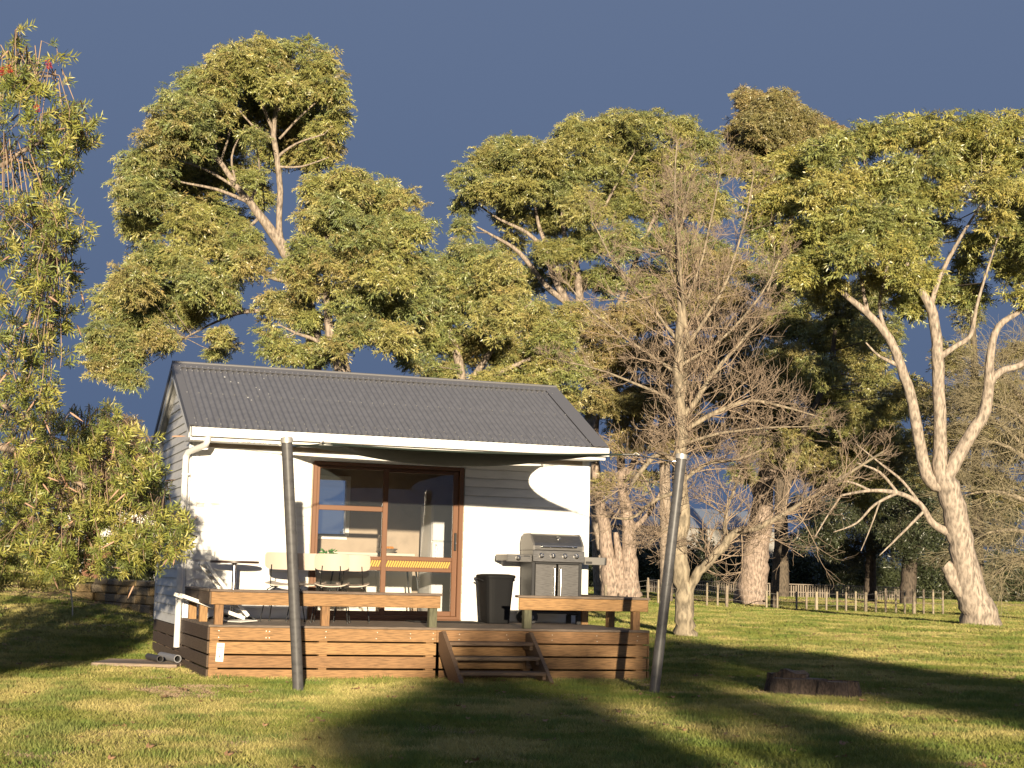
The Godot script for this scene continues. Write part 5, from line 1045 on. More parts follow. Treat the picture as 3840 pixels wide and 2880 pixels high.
func make_chair(label: String, at: Vector3, turn: float, shell: Material, wire: Material) -> void:
	var c := thing("wire_chair", label, "chair", at, turn, "wire-legged chairs on the deck")
	var g := Geo.new()
	# seat: a shallow dished plate
	dish(g, Vector3(0, 0.455, 0.02), Vector3(1, 0, 0), Vector3(0, 0.05, 1).normalized(), 0.215, 0.205, 0.03)
	part(c, "seat", g.mesh(), shell)
	var b := Geo.new()
	dish(b, Vector3(0, 0.745, -0.20), Vector3(1, 0, 0), Vector3(0, 1, -0.16).normalized(), 0.215, 0.105, -0.045)
	part(c, "backrest", b.mesh(), shell)
	for s in [-1.0, 1.0]:
		pipe(c, "back_support", wire, [Vector3(s * 0.13, 0.435, -0.06), Vector3(s * 0.135, 0.44, -0.16), Vector3(s * 0.11, 0.70, -0.235)], 0.0065, 7)
		for f in [-1.0, 1.0]:
			var lg := Geo.new()
			lg.tube([Vector3(s * 0.12, 0.432, f * 0.10), Vector3(s * 0.17, 0.40, f * 0.15), Vector3(s * 0.225, 0.012, f * 0.225 - 0.02)], [0.0075, 0.0075, 0.0065], 7)
			lg.lathe([[0.012, 0.0], [0.012, 0.015], [0.007, 0.02]], 8, Transform3D(Basis(), Vector3(s * 0.225, 0, f * 0.225 - 0.02)))
			part(c, "leg", lg.mesh(), wire)
		pipe(c, "seat_rail", wire, [Vector3(s * 0.12, 0.432, -0.15), Vector3(s * 0.12, 0.432, 0.17)], 0.007, 7)
	pipe(c, "stretcher", wire, [Vector3(-0.195, 0.20, 0.18), Vector3(0.195, 0.20, 0.18)], 0.005, 6)


func dish(g: Geo, c: Vector3, ux: Vector3, uy: Vector3, rx: float, ry: float, depth: float) -> void:
	# a rounded-rectangle shell, dished along its width, 12 mm thick
	var nn := ux.cross(uy).normalized()
	var m := 12
	var pts := []
	for layer in 2:
		for jy in m + 1:
			for jx in m + 1:
				var a := float(jx) / m * 2.0 - 1.0
				var b := float(jy) / m * 2.0 - 1.0
				# square to rounded square
				var k := 1.0 / pow(maxf(1.0, pow(absf(a), 6) + pow(absf(b), 6)), 1.0 / 6.0)
				var bend := depth * (a * a)
				pts.append(c + ux * rx * a * k + uy * ry * b * k + nn * (bend * -1.0 + (0.006 if layer == 0 else -0.006)))
	var row := m + 1
	var first := g.v.size()
	for q in pts.size():
		var layer := q / (row * row)
		var jx := q % row
		var a := float(jx) / m * 2.0 - 1.0
		g.vert(pts[q], (nn + ux * (2.0 * depth * a / rx)).normalized() * (1.0 if layer == 0 else -1.0))
	for jy in m:
		for jx in m:
			var a := first + jy * row + jx
			var b := a + row * row
			g.i.append_array(PackedInt32Array([a, a + row, a + 1, a + 1, a + row, a + row + 1]))
			g.i.append_array(PackedInt32Array([b, b + 1, b + row, b + 1, b + row + 1, b + row]))
	var rim := []
	for q in m:
		rim.append(q)
	for q in m:
		rim.append(q * row + m)
	for q in m:
		rim.append(m * row + m - q)
	for q in m:
		rim.append((m - q) * row)
	for q in rim.size():
		var a: int = rim[q]
		var b: int = rim[(q + 1) % rim.size()]
		g.quad(pts[a + row * row], pts[b + row * row], pts[b], pts[a])


func build_barbecue() -> void:
	var b := thing("barbecue", "stainless gas barbecue with closed hood and side shelves on the deck", "barbecue", Vector3(4.86, FLOOR, 0.36))
	var streak := noise("brushed", 0.02, 3, [[0.0, 0.75], [0.5, 0.92], [1.0, 1.0]])
	var steel := mat("stainless", Color(0.25, 0.24, 0.232), 0.38, {"metal": 0.9, "tex": streak, "scale": Vector3(0.8, 8.0, 8.0)})
	var side := mat("hood_grey", Color(0.20, 0.19, 0.18), 0.5, {"metal": 0.6})
	var dark := mat("frame_black", Color(0.02, 0.02, 0.022), 0.5)
	var chrome := mat("chrome")
	# cabinet
	for x in [-0.36, 0.315]:
		bx(b, "cabinet_side", dark, Vector3(x, 0.12, -0.22), Vector3(x + 0.045, 0.835, 0.22), 0.004)
	bx(b, "cabinet_back", dark, Vector3(-0.3145, 0.14, -0.22), Vector3(0.3145, 0.83, -0.20), 0.002)
	bx(b, "cabinet_base", dark, Vector3(-0.3145, 0.14, -0.1995), Vector3(0.3145, 0.17, 0.21), 0.003)
	for e in [[-0.312, -0.012], [0.012, 0.312]]:
		var d := bx(b, "cabinet_door", steel, Vector3(e[0], 0.18, 0.205), Vector3(e[1], 0.80, 0.228), 0.006)
		var hx: float = 0.118 if e[0] < 0 else -0.118
		pipe(d, "handle", chrome, [Vector3(hx, -0.26, 0.012), Vector3(hx, -0.25, 0.04), Vector3(hx, 0.25, 0.04), Vector3(hx, 0.26, 0.012)], 0.010, 10)
	bx(b, "cabinet_rail", dark, Vector3(-0.3145, 0.803, 0.195), Vector3(0.3145, 0.835, 0.224), 0.003)
	# control panel with knobs
	var panel := part(b, "control_panel", board(Vector3(0.745, 0.155, 0.035), 0.006), steel, Vector3(0, 0.905, 0.262), Vector3(-0.10, 0, 0))
	for x in [-0.25, -0.085, 0.085, 0.25]:
		knob(panel, Vector3(x, 0.005, 0.018), chrome, dark)
	bx(b, "firebox", side, Vector3(-0.365, 0.836, -0.24), Vector3(0.365, 0.985, 0.243), 0.006)
	# hood
	var hp := [Vector2(0.262, 0.99), Vector2(0.262, 1.045), Vector2(0.235, 1.085), Vector2(0.135, 1.185), Vector2(0.085, 1.205), Vector2(-0.135, 1.205), Vector2(-0.195, 1.175), Vector2(-0.25, 1.08), Vector2(-0.25, 0.99)]
	var hg := Geo.new()
	hg.prism_x(hp, -0.338, 0.338)
	var hood := part(b, "hood", hg.mesh(), steel)
	for x in [-0.365, 0.3385]:
		var eg := Geo.new()
		var bigger := []
		for q in hp:
			bigger.append(Vector2((q.x - 0.005) * 1.02 + 0.005, (q.y - 1.08) * 1.03 + 1.08))
		eg.prism_x(bigger, x, x + 0.0265)
		part(hood, "hood_end", eg.mesh(), side)
	pipe(hood, "handle", chrome, [Vector3(-0.25, 1.03, 0.262), Vector3(-0.25, 1.035, 0.30), Vector3(0.25, 1.035, 0.30), Vector3(0.25, 1.03, 0.262)], 0.0125, 12)
	var tg := Geo.new()
	tg.lathe([[0.030, 0.0], [0.030, 0.010], [0.024, 0.014], [0.0, 0.014]], 20, Transform3D(Basis.from_euler(Vector3(0.79, 0, 0)), Vector3(0.03, 1.15, 0.172)))
	part(hood, "thermometer", tg.mesh(), chrome)
	# shelves
	var ls := bx(b, "side_shelf", steel, Vector3(-0.73, 0.895, -0.20), Vector3(-0.374, 0.915, 0.235), 0.004)
	bx(ls, "shelf_front", steel, Vector3(-0.178, -0.085, 0.22), Vector3(0.175, 0.014, 0.245), 0.004)
	bx(ls, "shelf_end", side, Vector3(-0.182, -0.07, -0.2175), Vector3(-0.1785, 0.012, 0.2195), 0.001)
	knob(ls, Vector3(-0.02, -0.035, 0.246), chrome, dark)
	bx(ls, "badge", dark, Vector3(0.055, -0.015, 0.2455), Vector3(0.15, 0.0, 0.2475), 0.0)
	var rs := bx(b, "side_shelf", steel, Vector3(0.374, 0.885, -0.20), Vector3(0.70, 0.905, 0.235), 0.004)
	bx(rs, "shelf_front", side, Vector3(-0.16, -0.09, 0.22), Vector3(0.165, 0.014, 0.242), 0.006)
	bx(rs, "shelf_end", side, Vector3(0.1655, -0.08, -0.21), Vector3(0.169, 0.012, 0.2195), 0.001)
	bx(rs, "towel_hook", dark, Vector3(-0.14, -0.075, 0.243), Vector3(-0.05, -0.045, 0.252), 0.003)
	# wheels and feet
	for z in [-0.17, 0.19]:
		var w := Geo.new()
		w.lathe([[0.03, -0.022], [0.075, -0.022], [0.088, -0.012], [0.088, 0.012], [0.075, 0.022], [0.03, 0.022]], 24, Transform3D(Basis.from_euler(Vector3(PI / 2, 0, 0)), Vector3(-0.34, 0.088, z)))
		var wheel := part(b, "wheel", w.mesh(), dark)
		var hb := Geo.new()
		hb.lathe([[0.0, -0.018], [0.031, -0.018], [0.031, 0.018], [0.0, 0.018]], 16, Transform3D(Basis.from_euler(Vector3(PI / 2, 0, 0)), Vector3(-0.34, 0.088, z)))
		part(wheel, "hub", hb.mesh(), mat("hub_grey", Color(0.25, 0.25, 0.25), 0.5))
		bx(b, "foot", dark, Vector3(0.30, 0.0, z - 0.03), Vector3(0.36, 0.119, z + 0.03), 0.005)
	bx(b, "axle_beam", dark, Vector3(-0.36, 0.09, -0.14), Vector3(-0.30, 0.119, 0.16), 0.003)
	bx(b, "drip_tray", side, Vector3(-0.20, 0.172, -0.12), Vector3(0.20, 0.19, 0.14), 0.003)


func knob(parent: Node, at: Vector3, chrome: Material, dark: Material) -> void:
	var g := Geo.new()
	g.lathe([[0.036, 0.0], [0.036, 0.006], [0.030, 0.010], [0.026, 0.012], [0.024, 0.032], [0.020, 0.036], [0.0, 0.037]], 20, Transform3D(Basis.from_euler(Vector3(PI / 2, 0, 0)), Vector3.ZERO))
	var k := part(parent, "knob", g.mesh(), chrome, at)
	part(k, "grip", board(Vector3(0.010, 0.046, 0.012), 0.003), dark, Vector3(0, 0, 0.041), Vector3(0, 0, 0.25))


# ---------------------------------------------------------------- yard
func build_yard() -> void:
	var rng := RandomNumberGenerator.new()
	rng.seed = 77
	# sheet of old timber with two offcuts of pipe on it
	var pallet := thing("timber_sheet", "weathered flat timber sheet lying on grass beside the cabin's left corner", "timber", Vector3(-0.50, 0.0, 0.15), -0.33)
	for k in 5:
		part(pallet, "plank", board(Vector3(1.05, 0.04, 0.19), 0.006), wood("bleached", Color(0.34, 0.255, 0.19), k), Vector3(0.01 * (k % 2), 0.045, -0.4 + k * 0.2), Vector3(0.01 * (k - 2), 0, 0))
	for x in [-0.42, 0.40]:
		bx(pallet, "bearer", wood("bleached", Color(0.34, 0.255, 0.19), 1), Vector3(x - 0.04, -0.03, -0.48), Vector3(x + 0.04, 0.024, 0.48), 0.004)
	for e in [["pipe_offcut", "dark grey pipe offcut lying on the timber sheet", Color(0.06, 0.055, 0.055), Vector3(-0.36, 0.108, 0.12), 0.55, 0.042], ["pipe_offcut", "pale grey pipe offcut with dark open end beside the cabin skirting", Color(0.22, 0.22, 0.235), Vector3(-0.17, 0.115, 0.10), 0.75, 0.048]]:
		var p := thing(e[0], e[1], "pipe", e[3], 0.15)
		var g := Geo.new()
		var r: float = e[5]
		var l: float = e[4] / 2
		g.lathe([[r * 0.8, -l + 0.05], [r * 0.8, -l], [r, -l], [r, l], [r * 0.8, l], [r * 0.8, l - 0.05]], 20, Transform3D(Basis.from_euler(Vector3(PI / 2, 0, 0)), Vector3.ZERO))
		part(p, "wall", g.mesh(), mat("pipe_%d" % int(r * 1000), e[2], 0.6))
		var d := Geo.new()
		d.lathe([[r * 0.8, -l + 0.05], [r * 0.8, l - 0.05]], 20, Transform3D(Basis.from_euler(Vector3(PI / 2, 0, 0)), Vector3.ZERO))
		d.lathe([[0.0, 0.0], [r * 0.8, 0.0]], 20, Transform3D(Basis.from_euler(Vector3(PI / 2, 0, 0)), Vector3.ZERO))
		part(p, "bore", d.mesh(), mat("bore_black", Color(0.02, 0.02, 0.02), 0.9))
	# stone retaining wall holding the bank behind the cabin
	var wall := thing("retaining_wall", "low wall of ochre stone blocks holding the bank behind the cabin", "wall")
	var stones := []
	var specks := noise("stone", 0.03, 5, [[0.0, 0.55], [0.5, 0.85], [1.0, 1.0]])
	for k in 5:
		var c: Color = [Color(0.33, 0.25, 0.14), Color(0.29, 0.225, 0.14), Color(0.37, 0.26, 0.12), Color(0.25, 0.20, 0.135), Color(0.30, 0.21, 0.10)][k]
		stones.append(mat("stone_%d" % k, c, 0.9, {"tex": specks, "scale": Vector3(1.6, 1.6, 1.6), "offset": Vector3(k * 0.3, k * 0.2, 0), "bump": specks, "depth": 1.5}))
	var path := [Vector2(-0.75, -13.55), Vector2(-0.35, -13.30), Vector2(0.14, -13.05), Vector2(0.95, -10.72), Vector2(2.2, -10.35), Vector2(4.6, -10.3)]
	var lens := [0.0]
	for k in path.size() - 1:
		lens.append(lens[k] + path[k].distance_to(path[k + 1]))
	for course in 5:
		var s := 0.05 if course % 2 else -0.13
		if course == 4:
			s = 0.85
		elif course == 3:
			s = 0.45
		while s < lens[-1] - 0.2:
			var w := rng.randf_range(0.30, 0.52) if course < 4 else rng.randf_range(0.45, 0.7)
			var m := clampf(s + w / 2, 0.0, lens[-1] - 0.001)
			var seg := 0
			while lens[seg + 1] < m:
				seg += 1
			var a: Vector2 = path[seg]
			var b: Vector2 = path[seg + 1]
			var q := a.lerp(b, (m - lens[seg]) / (lens[seg + 1] - lens[seg]))
			var along := (b - a).normalized()
			var h := 0.165 if course < 4 else 0.12
			var y := 0.27 + course * 0.170 - 0.02 * smoothstep(0.0, 3.0, m)
			var g := Geo.new()
			g.box(Vector3(-w / 2 + 0.008, -h / 2 + 0.003, -0.14), Vector3(w / 2 - 0.008, h / 2 - 0.003, 0.14 if course < 4 else 0.17), 0.018)
			for k in g.v.size():
				var p := g.v[k]
				g.v[k] = p + Vector3(sin(p.y * 31 + p.z * 17 + s) * 0.007, sin(p.x * 23 + p.z * 19 + s) * 0.006, sin(p.x * 19 + p.y * 29 + s * 3) * 0.010)
			part(wall, "stone_block", g.mesh(), stones[rng.randi() % 5], Vector3(q.x, y + h / 2 - 0.165 / 2 + 0.0, q.y), Vector3(0, -along.angle(), 0))
			s += w
	# garden stake
	var st := Geo.new()
	st.tube([Vector3(0, -0.15, 0), Vector3(-0.02, 0.2, 0.0), Vector3(-0.075, 0.5, 0.0)], [0.012, 0.012, 0.011], 7)
	var stake := part(self, "garden_stake", st.mesh(), mat("stake", Color(0.55, 0.47, 0.36), 0.8), Vector3(-0.80, ground_height(-0.80, -8.16), -8.16))
	tag(stake, "thin pale stake leaning in the grass below the bank", "stake")
	# stump: two sawn levels of one old butt
	var stump := thing("tree_stump", "wide dark sawn-off stump with two cut levels in the shaded lawn", "stump", Vector3(6.40, 0.0, 4.70), -0.35)
	var bark := mat("stump_bark", Color(0.115, 0.082, 0.062), 0.95, {"tex": noise("bark_rough", 0.03, 5, [[0.0, 0.35], [0.5, 0.75], [1.0, 1.0]]), "scale": Vector3(2.5, 1.0, 2.5), "bump": noise("bark_rough", 0.03, 5, [[0.0, 0.35], [0.5, 0.75], [1.0, 1.0]]), "depth": 3.0})
	var cut := mat("stump_cut", Color(0.20, 0.15, 0.11), 0.9, {"tex": noise("bark_rough", 0.03, 5, [[0.0, 0.35], [0.5, 0.75], [1.0, 1.0]]), "scale": Vector3(2, 2, 2)})
	for e in [[Vector3(-0.17, 0, 0.0), 0.29, 0.18, 1.0], [Vector3(-0.23, 0, -0.12), 0.23, 0.235, 4.0], [Vector3(0.24, 0, 0.02), 0.27, 0.145, 2.2]]:
		var sides := 34
		var g := Geo.new()
		var t := Geo.new()
		var rings := [[1.22, -0.12], [1.10, 0.05], [1.0, 0.16], [0.97, e[2]]]
		var pts := []
		for r in rings:
			var row := []
			for s in sides:
				var a := TAU * s / sides
				var wob := 1.0 + 0.11 * sin(a * 3 + e[3]) + 0.08 * sin(a * 7 + e[3] * 2) + 0.06 * sin(a * 11 + e[3])
				row.append(e[0] + Vector3(cos(a) * e[1] * r[0] * wob, r[1] + (0.03 * sin(a * 2 + e[3]) + 0.018 * sin(a * 5 + e[3]) if r[1] > 0.2 else 0.0), sin(a) * e[1] * r[0] * wob * 0.85))
			pts.append(row)
		for r in rings.size() - 1:
			for s in sides:
				g.quad(pts[r][(s + 1) % sides], pts[r][s], pts[r + 1][s], pts[r + 1][(s + 1) % sides])
		var top: Vector3 = e[0] + Vector3(0, e[2], 0)
		for s in sides:
			t.face([top, pts[3][s], pts[3][(s + 1) % sides]], top - Vector3(0, 1, 0))
		var blk := part(stump, "trunk_section", g.mesh(), bark)
		part(blk, "sawn_face", t.mesh(), cut)


# ---------------------------------------------------------------- things far off
func build_far() -> void:
	var rng := RandomNumberGenerator.new()
	rng.seed = 31
	var fence := thing("wire_fence", "post and wire fence with pale wooden posts across the far lawn", "fence")
	var tops := []
	var k := 0
	for e in FENCE_POSTS:
		var gy := ground_height(e[0], e[2])
		var thick := 0.036 if k % 5 else 0.055
		var top: float = maxf(e[1] + e[3], gy + 0.55)
		var h := top - gy + 0.2
		part(fence, "fence_post", board(Vector3(h, thick * 2, thick * 2), 0.015), wood("post_pale", Color(0.40, 0.33, 0.235), k), Vector3(e[0], top - h / 2, e[2]), Vector3(0, 0, PI / 2))
		tops.append(Vector3(e[0], top, e[2]))
		k += 1
	for lower in [0.1, 0.32, 0.55]:
		var pts := []
		for p in tops:
			pts.append(p - Vector3(0, lower, 0) + Vector3(0, 0, 0.06))
		pipe(fence, "wire", mat("zinc"), pts, 0.004, 4)
	# picket fence beyond
	var pickets := thing("picket_fence", "long weathered picket fence beyond the far trees", "fence")
	var pg := Geo.new()
	var a := Vector3(40.0, 0, -76.1)
	var b := Vector3(56.0, 0, -70.7)
	var m := 108
	for q in m:
		var p := a.lerp(b, float(q) / m)
		var gy := ground_height(p.x, p.z)
		var h := 0.8 + rng.randf_range(-0.05, 0.05)
		pg.box(p + Vector3(-0.045, gy, -0.01), p + Vector3(0.045, gy + h, 0.01))
	part(pickets, "pickets", pg.mesh(), mat("picket_grey", Color(0.24, 0.20, 0.16), 0.9)).set_meta("kind", "stuff")
	for y in [0.35, 0.85]:
		pipe(pickets, "rail", mat("picket_grey"), [a + Vector3(0, ground_height(a.x, a.z) + y, -0.04), b + Vector3(0, ground_height(b.x, b.z) + y, -0.04)], 0.04, 6)
	# two houses far off
	for e in [[Vector3(5.2, 0, -47.0), -0.2, 7.0, 5.0, 2.6, 1.6, Color(0.70, 0.68, 0.64), Color(0.20, 0.21, 0.23), "white house with low grey roof beyond the bank"], [Vector3(52.0, 0, -98.0), 0.25, 15.0, 8.0, 3.6, 1.7, Color(0.30, 0.29, 0.27), Color(0.20, 0.24, 0.31), "long low house with blue-grey roof beyond the picket fence"]]:
		var at: Vector3 = e[0]
		at.y = ground_height(at.x, at.z) + (0.2 if e[2] < 10 else 1.2)
		var house := thing("far_house", e[8], "house", at, e[1])
		var w: float = e[2] / 2
		var d: float = e[3] / 2
		var h: float = e[4]
		var wm := mat("house_wall_%d" % int(w), e[6], 0.8)
		bx(house, "wall", wm, Vector3(-w, -2.0, -d), Vector3(w, h, d), 0.02)
		var rg := Geo.new()
		rg.prism_x([Vector2(d + 0.4, h - 0.05), Vector2(0, h + e[5]), Vector2(-d - 0.4, h - 0.05)], -w - 0.3, w + 0.3)
		part(house, "roof", rg.mesh(), mat("house_roof_%d" % int(w), e[7], 0.6))
		for q in 4:
			var x := -w + (q + 0.6) * w * 2 / 4.4
			var win := bx(house, "window", mat("house_glass", Color(0.03, 0.035, 0.04), 0.1), Vector3(x - 0.45, 1.0, d - 0.02), Vector3(x + 0.45, 2.1, d + 0.015), 0.0)
			part(win, "frame", board(Vector3(1.06, 0.09, 0.06)), mat("white_trim"), Vector3(0, -0.59, 0.02))
			part(win, "frame", board(Vector3(1.06, 0.09, 0.06)), mat("white_trim"), Vector3(0, 0.59, 0.02))


# ---------------------------------------------------------------- trees
func curve(flat: Array, sub: int) -> Array:
	# [points, radii] of a smoothed limb
	var p := []
	var r := []
	for k in flat.size() / 4:
		p.append(Vector3(flat[k * 4], flat[k * 4 + 1], flat[k * 4 + 2]))
		r.append(flat[k * 4 + 3])
	var op := []
	var orr := []
	for k in p.size() - 1:
		for s in sub:
			var t := float(s) / sub
			op.append(p[k].cubic_interpolate(p[k + 1], p[maxi(k - 1, 0)], p[mini(k + 2, p.size() - 1)], t))
			orr.append(lerpf(r[k], r[k + 1], t))
	op.append(p[-1])
	orr.append(r[-1])
	return [op, orr]


func bark_mat(key: String, col: Color) -> StandardMaterial3D:
	var t := noise("bark", 0.022, 5, [[0.0, 0.42], [0.35, 0.72], [0.6, 0.92], [1.0, 1.0]])
	return mat("bark_" + key, col, 0.85, {"tex": t, "scale": Vector3(0.9, 0.28, 0.9), "bump": t, "depth": 2.5})


var clumps := {}


func leaf2(g: Geo, at: Vector3, d: Vector3, length: float, width: float, r: RandomNumberGenerator, facing := Vector3.ZERO) -> void:
	var side := d.cross(facing + Vector3(r.randf_range(-1, 1), r.randf_range(-1, 1), r.randf_range(-1, 1))).normalized()
	var nn := side.cross(d).normalized()
	var k := g.vert(at, nn)
	g.vert(at + d * length * 0.42 + side * width * 0.5, nn)
	g.vert(at + d * length, nn)
	g.vert(at + d * length * 0.42 - side * width * 0.5, nn)
	g.i.append_array(PackedInt32Array([k, k + 2, k + 1, k, k + 3, k + 2]))


func clump(kind: String) -> Mesh:
	# a spray of drooping leaves about half a metre across
	if clumps.has(kind):
		return clumps[kind]
	var r := RandomNumberGenerator.new()
	r.seed = 50 + kind.length()
	var g := Geo.new()
	if kind == "gum":
		# five drooping sprays; the leaves of one spray hang alike
		for s in 5:
			var a := TAU * s / 5.0 + r.randf() * 0.9
			var d := Vector3(cos(a), r.randf_range(-0.3, 0.8), sin(a)).normalized()
			var face := Vector3(r.randf_range(-1, 1), r.randf_range(-0.2, 0.8), r.randf_range(-1, 1)).normalized() * 1.6
			for k in 17:
				var t := (k + 1.0) / 17.0
				var p := d * 0.27 * t + Vector3(0, -0.16 * t * t, 0) + Vector3(r.randf_range(-1, 1), r.randf_range(-1, 1), r.randf_range(-1, 1)) * 0.035
				var ld := (d * 0.5 + Vector3(r.randf_range(-0.45, 0.45), r.randf_range(-1.2, 0.1), r.randf_range(-0.45, 0.45))).normalized()
				var v := r.randf_range(0.8, 1.25)
				g.tint = Color(v, v, v) if r.randf() > 0.08 else Color(1.3, 0.85, 0.75)
				leaf2(g, p, ld, r.randf_range(0.10, 0.17), r.randf_range(0.024, 0.036), r, face)
	elif kind == "fine":
		for k in 110:
			var d := Vector3(r.randf_range(-1, 1), r.randf_range(-1, 1), r.randf_range(-1, 1)).normalized()
			var v := r.randf_range(0.75, 1.2)
			g.tint = Color(v, v, v)
			leaf2(g, d * r.randf_range(0.05, 0.27), (d + Vector3(r.randf_range(-0.7, 0.7), r.randf_range(-0.7, 0.7), r.randf_range(-0.7, 0.7))).normalized(), r.randf_range(0.07, 0.13), r.randf_range(0.02, 0.035), r)
	elif kind == "sprig":
		# bottlebrush shoot: a thin stem with stiff narrow leaves set round it
		g.tint = Color(0.9, 0.7, 0.5)
		g.tube([Vector3.ZERO, Vector3(0, 0.08, 0), Vector3(0.005, 0.155, 0.004)], [0.0022, 0.0018, 0.001], 4, false)
		for k in 20:
			var t := 0.15 + 0.85 * k / 20.0
			var a := k * 2.4 + r.randf() * 0.4
			var d := Vector3(cos(a), r.randf_range(0.35, 1.15), sin(a)).normalized()
			var v := r.randf_range(0.75, 1.2)
			g.tint = Color(v, v, v)
			var u := r.randf()
			if u < 0.10:
				g.tint = Color(1.9, 0.8, 0.5)
			elif u < 0.28:
				g.tint = Color(1.35, 1.2, 0.8)
			leaf(g, Vector3(0, 0.155 * t, 0), d, r.randf_range(0.055, 0.088), r.randf_range(0.011, 0.016), r)
	clumps[kind] = g.mesh()
	return clumps[kind]


func leafy(parent: Node3D, called: String, kind: String, m: Material, xf: Array, cols: Array) -> MultiMeshInstance3D:
	var mm := MultiMesh.new()
	mm.transform_format = MultiMesh.TRANSFORM_3D
	mm.use_colors = true
	mm.mesh = clump(kind)
	mm.instance_count = xf.size()
	for k in xf.size():
		mm.set_instance_transform(k, xf[k])
		mm.set_instance_color(k, cols[k])
	var o := MultiMeshInstance3D.new()
	o.name = called
	o.multimesh = mm
	o.material_override = m
	o.set_meta("kind", "stuff")
	parent.add_child(o, true)
	return o


func make_tree(key: String, called: String, label: String, opt := {}) -> Node3D:
	var data: Dictionary = TREES[key] if TREES.has(key) else opt.data
	var rng := RandomNumberGenerator.new()
	rng.seed = hash(key) % 100000
	var l0: Array = data.limbs[0]
	var foot := Vector3(l0[0], ground_height(l0[0], l0[2]), l0[2])
	var t := thing(called, label, "tree", foot, 0.0, opt.get("group", ""))
	var samples := []
	var trunk := Geo.new()
	var limbs := Geo.new()
	for k in data.limbs.size():
		var cr := curve(data.limbs[k], 4)
		var pts: Array = cr[0]
		var rad: Array = cr[1]
		var m := pts.size()
		for q in m:
			pts[q] -= foot
			var w: float = rad[q]
			if q > 0:
				pts[q] += Vector3(rng.randf_range(-1, 1), rng.randf_range(-0.5, 0.5), rng.randf_range(-1, 1)) * w * 0.10
			rad[q] = maxf(w * rng.randf_range(0.97, 1.03), 0.008)
		if k == 0:
			pts[0].y = minf(pts[0].y, -0.25)
		var g := trunk if k == 0 else limbs
		g.tube(pts, rad, 12 if k == 0 else 8)
		for q in range(m / 4 if k == 0 else 1, m):
			samples.append([pts[q], rad[q]])
	var puffs: Array = data.puffs
	var xf := []
	var cols := []
	var dens: float = opt.get("density", 140.0)
	var size: float = opt.get("size", 1.0)
	var tones: Array = opt.get("tones", [Color(0.265, 0.262, 0.080), Color(0.205, 0.225, 0.072), Color(0.31, 0.285, 0.100), Color(0.29, 0.24, 0.095), Color(0.16, 0.19, 0.070)])
	for k in puffs.size() / 4:
		var c := Vector3(puffs[k * 4], puffs[k * 4 + 1], puffs[k * 4 + 2]) - foot
		var r: float = puffs[k * 4 + 3]
		# a bough to the puff
		var best := 1e9
		var from := [Vector3.ZERO, 0.1]
		for s in samples:
			var dd: float = (s[0] - c).length() + maxf(0.0, s[0].y - c.y) * 1.5
			if dd < best:
				best = dd
				from = s
		var br: float = clampf(minf(from[1] * 0.55, 0.012 + 0.022 * r), 0.012, 0.09)
		var mid: Vector3 = (from[0] as Vector3).lerp(c, 0.5) + Vector3(rng.randf_range(-0.2, 0.2), rng.randf_range(-0.25, 0.05), rng.randf_range(-0.2, 0.2)) * r
		limbs.tube([from[0], mid, c], [br, br * 0.8, br * 0.55], 5, false)
		for q in 6:
			var d := Vector3(rng.randf_range(-1, 1), rng.randf_range(-0.2, 1), rng.randf_range(-1, 1)).normalized()
			limbs.tube([c.lerp(mid, 0.3), c + d * r * 0.5 + Vector3(0, 0.08 * r, 0), c + d * r * 0.9], [br * 0.5, br * 0.35, 0.006], 4, false)
		var count := int((opt.thin[k] if opt.has("thin") else dens) * r * r / (size * size)) + 6
		var tone: Color = tones[rng.randi() % tones.size()]
		var stretch := Vector3(rng.randf_range(0.85, 1.3), rng.randf_range(0.65, 1.0), rng.randf_range(0.85, 1.3))
		for q in count:
			var d := Vector3(rng.randfn(), rng.randfn() * 0.95 + 0.18, rng.randfn()).normalized()
			var rr := r * (1.02 - 0.5 * pow(rng.randf(), 1.6)) * (0.9 + 0.22 * sin(d.x * 5 + k) * sin(d.y * 4 + k * 2.0) + 0.25 * rng.randf() * rng.randf())
			if rng.randf() < 0.22:
				rr *= rng.randf_range(0.9, 1.3)
			var p := c + d * stretch * rr
			# sprays hang a little below their bough
			p.y -= r * 0.35 * pow(rng.randf(), 3.0)
			var sc := size * rng.randf_range(0.55, 1.25)
			xf.append(Transform3D(Basis.from_euler(Vector3(rng.randf_range(-0.6, 0.6), rng.randf() * TAU, rng.randf_range(-0.6, 0.6))).scaled(Vector3.ONE * sc), p))
			cols.append(tone.lerp(tones[rng.randi() % tones.size()], rng.randf()) * rng.randf_range(0.95, 1.4))
	# sprays that join neighbouring puffs into one ragged crown
	if not opt.has("thin"):
		for k in puffs.size() / 4:
			var c := Vector3(puffs[k * 4], puffs[k * 4 + 1], puffs[k * 4 + 2])
			var r: float = puffs[k * 4 + 3]
			for j in range(k + 1, puffs.size() / 4):
				var e := Vector3(puffs[j * 4], puffs[j * 4 + 1], puffs[j * 4 + 2])
				var far: float = c.distance_to(e)
				if far > (r + puffs[j * 4 + 3]) * 1.15:
					continue
				for q in int(dens * r * r / (size * size) * 0.14) + 1:
					var p := c.lerp(e, rng.randf_range(0.25, 0.75)) - foot + Vector3(rng.randfn(), rng.randfn() * 0.8, rng.randfn()) * r * 0.42
					xf.append(Transform3D(Basis.from_euler(Vector3(rng.randf_range(-0.6, 0.6), rng.randf() * TAU, rng.randf_range(-0.6, 0.6))).scaled(Vector3.ONE * size * rng.randf_range(0.5, 1.1)), p))
					cols.append((tones[rng.randi() % tones.size()] as Color) * rng.randf_range(0.95, 1.4))
	var bm: Material = opt.get("bark", bark_mat("gum", Color(0.44, 0.355, 0.28)))
	var tr := part(t, "trunk", trunk.mesh(), bm)
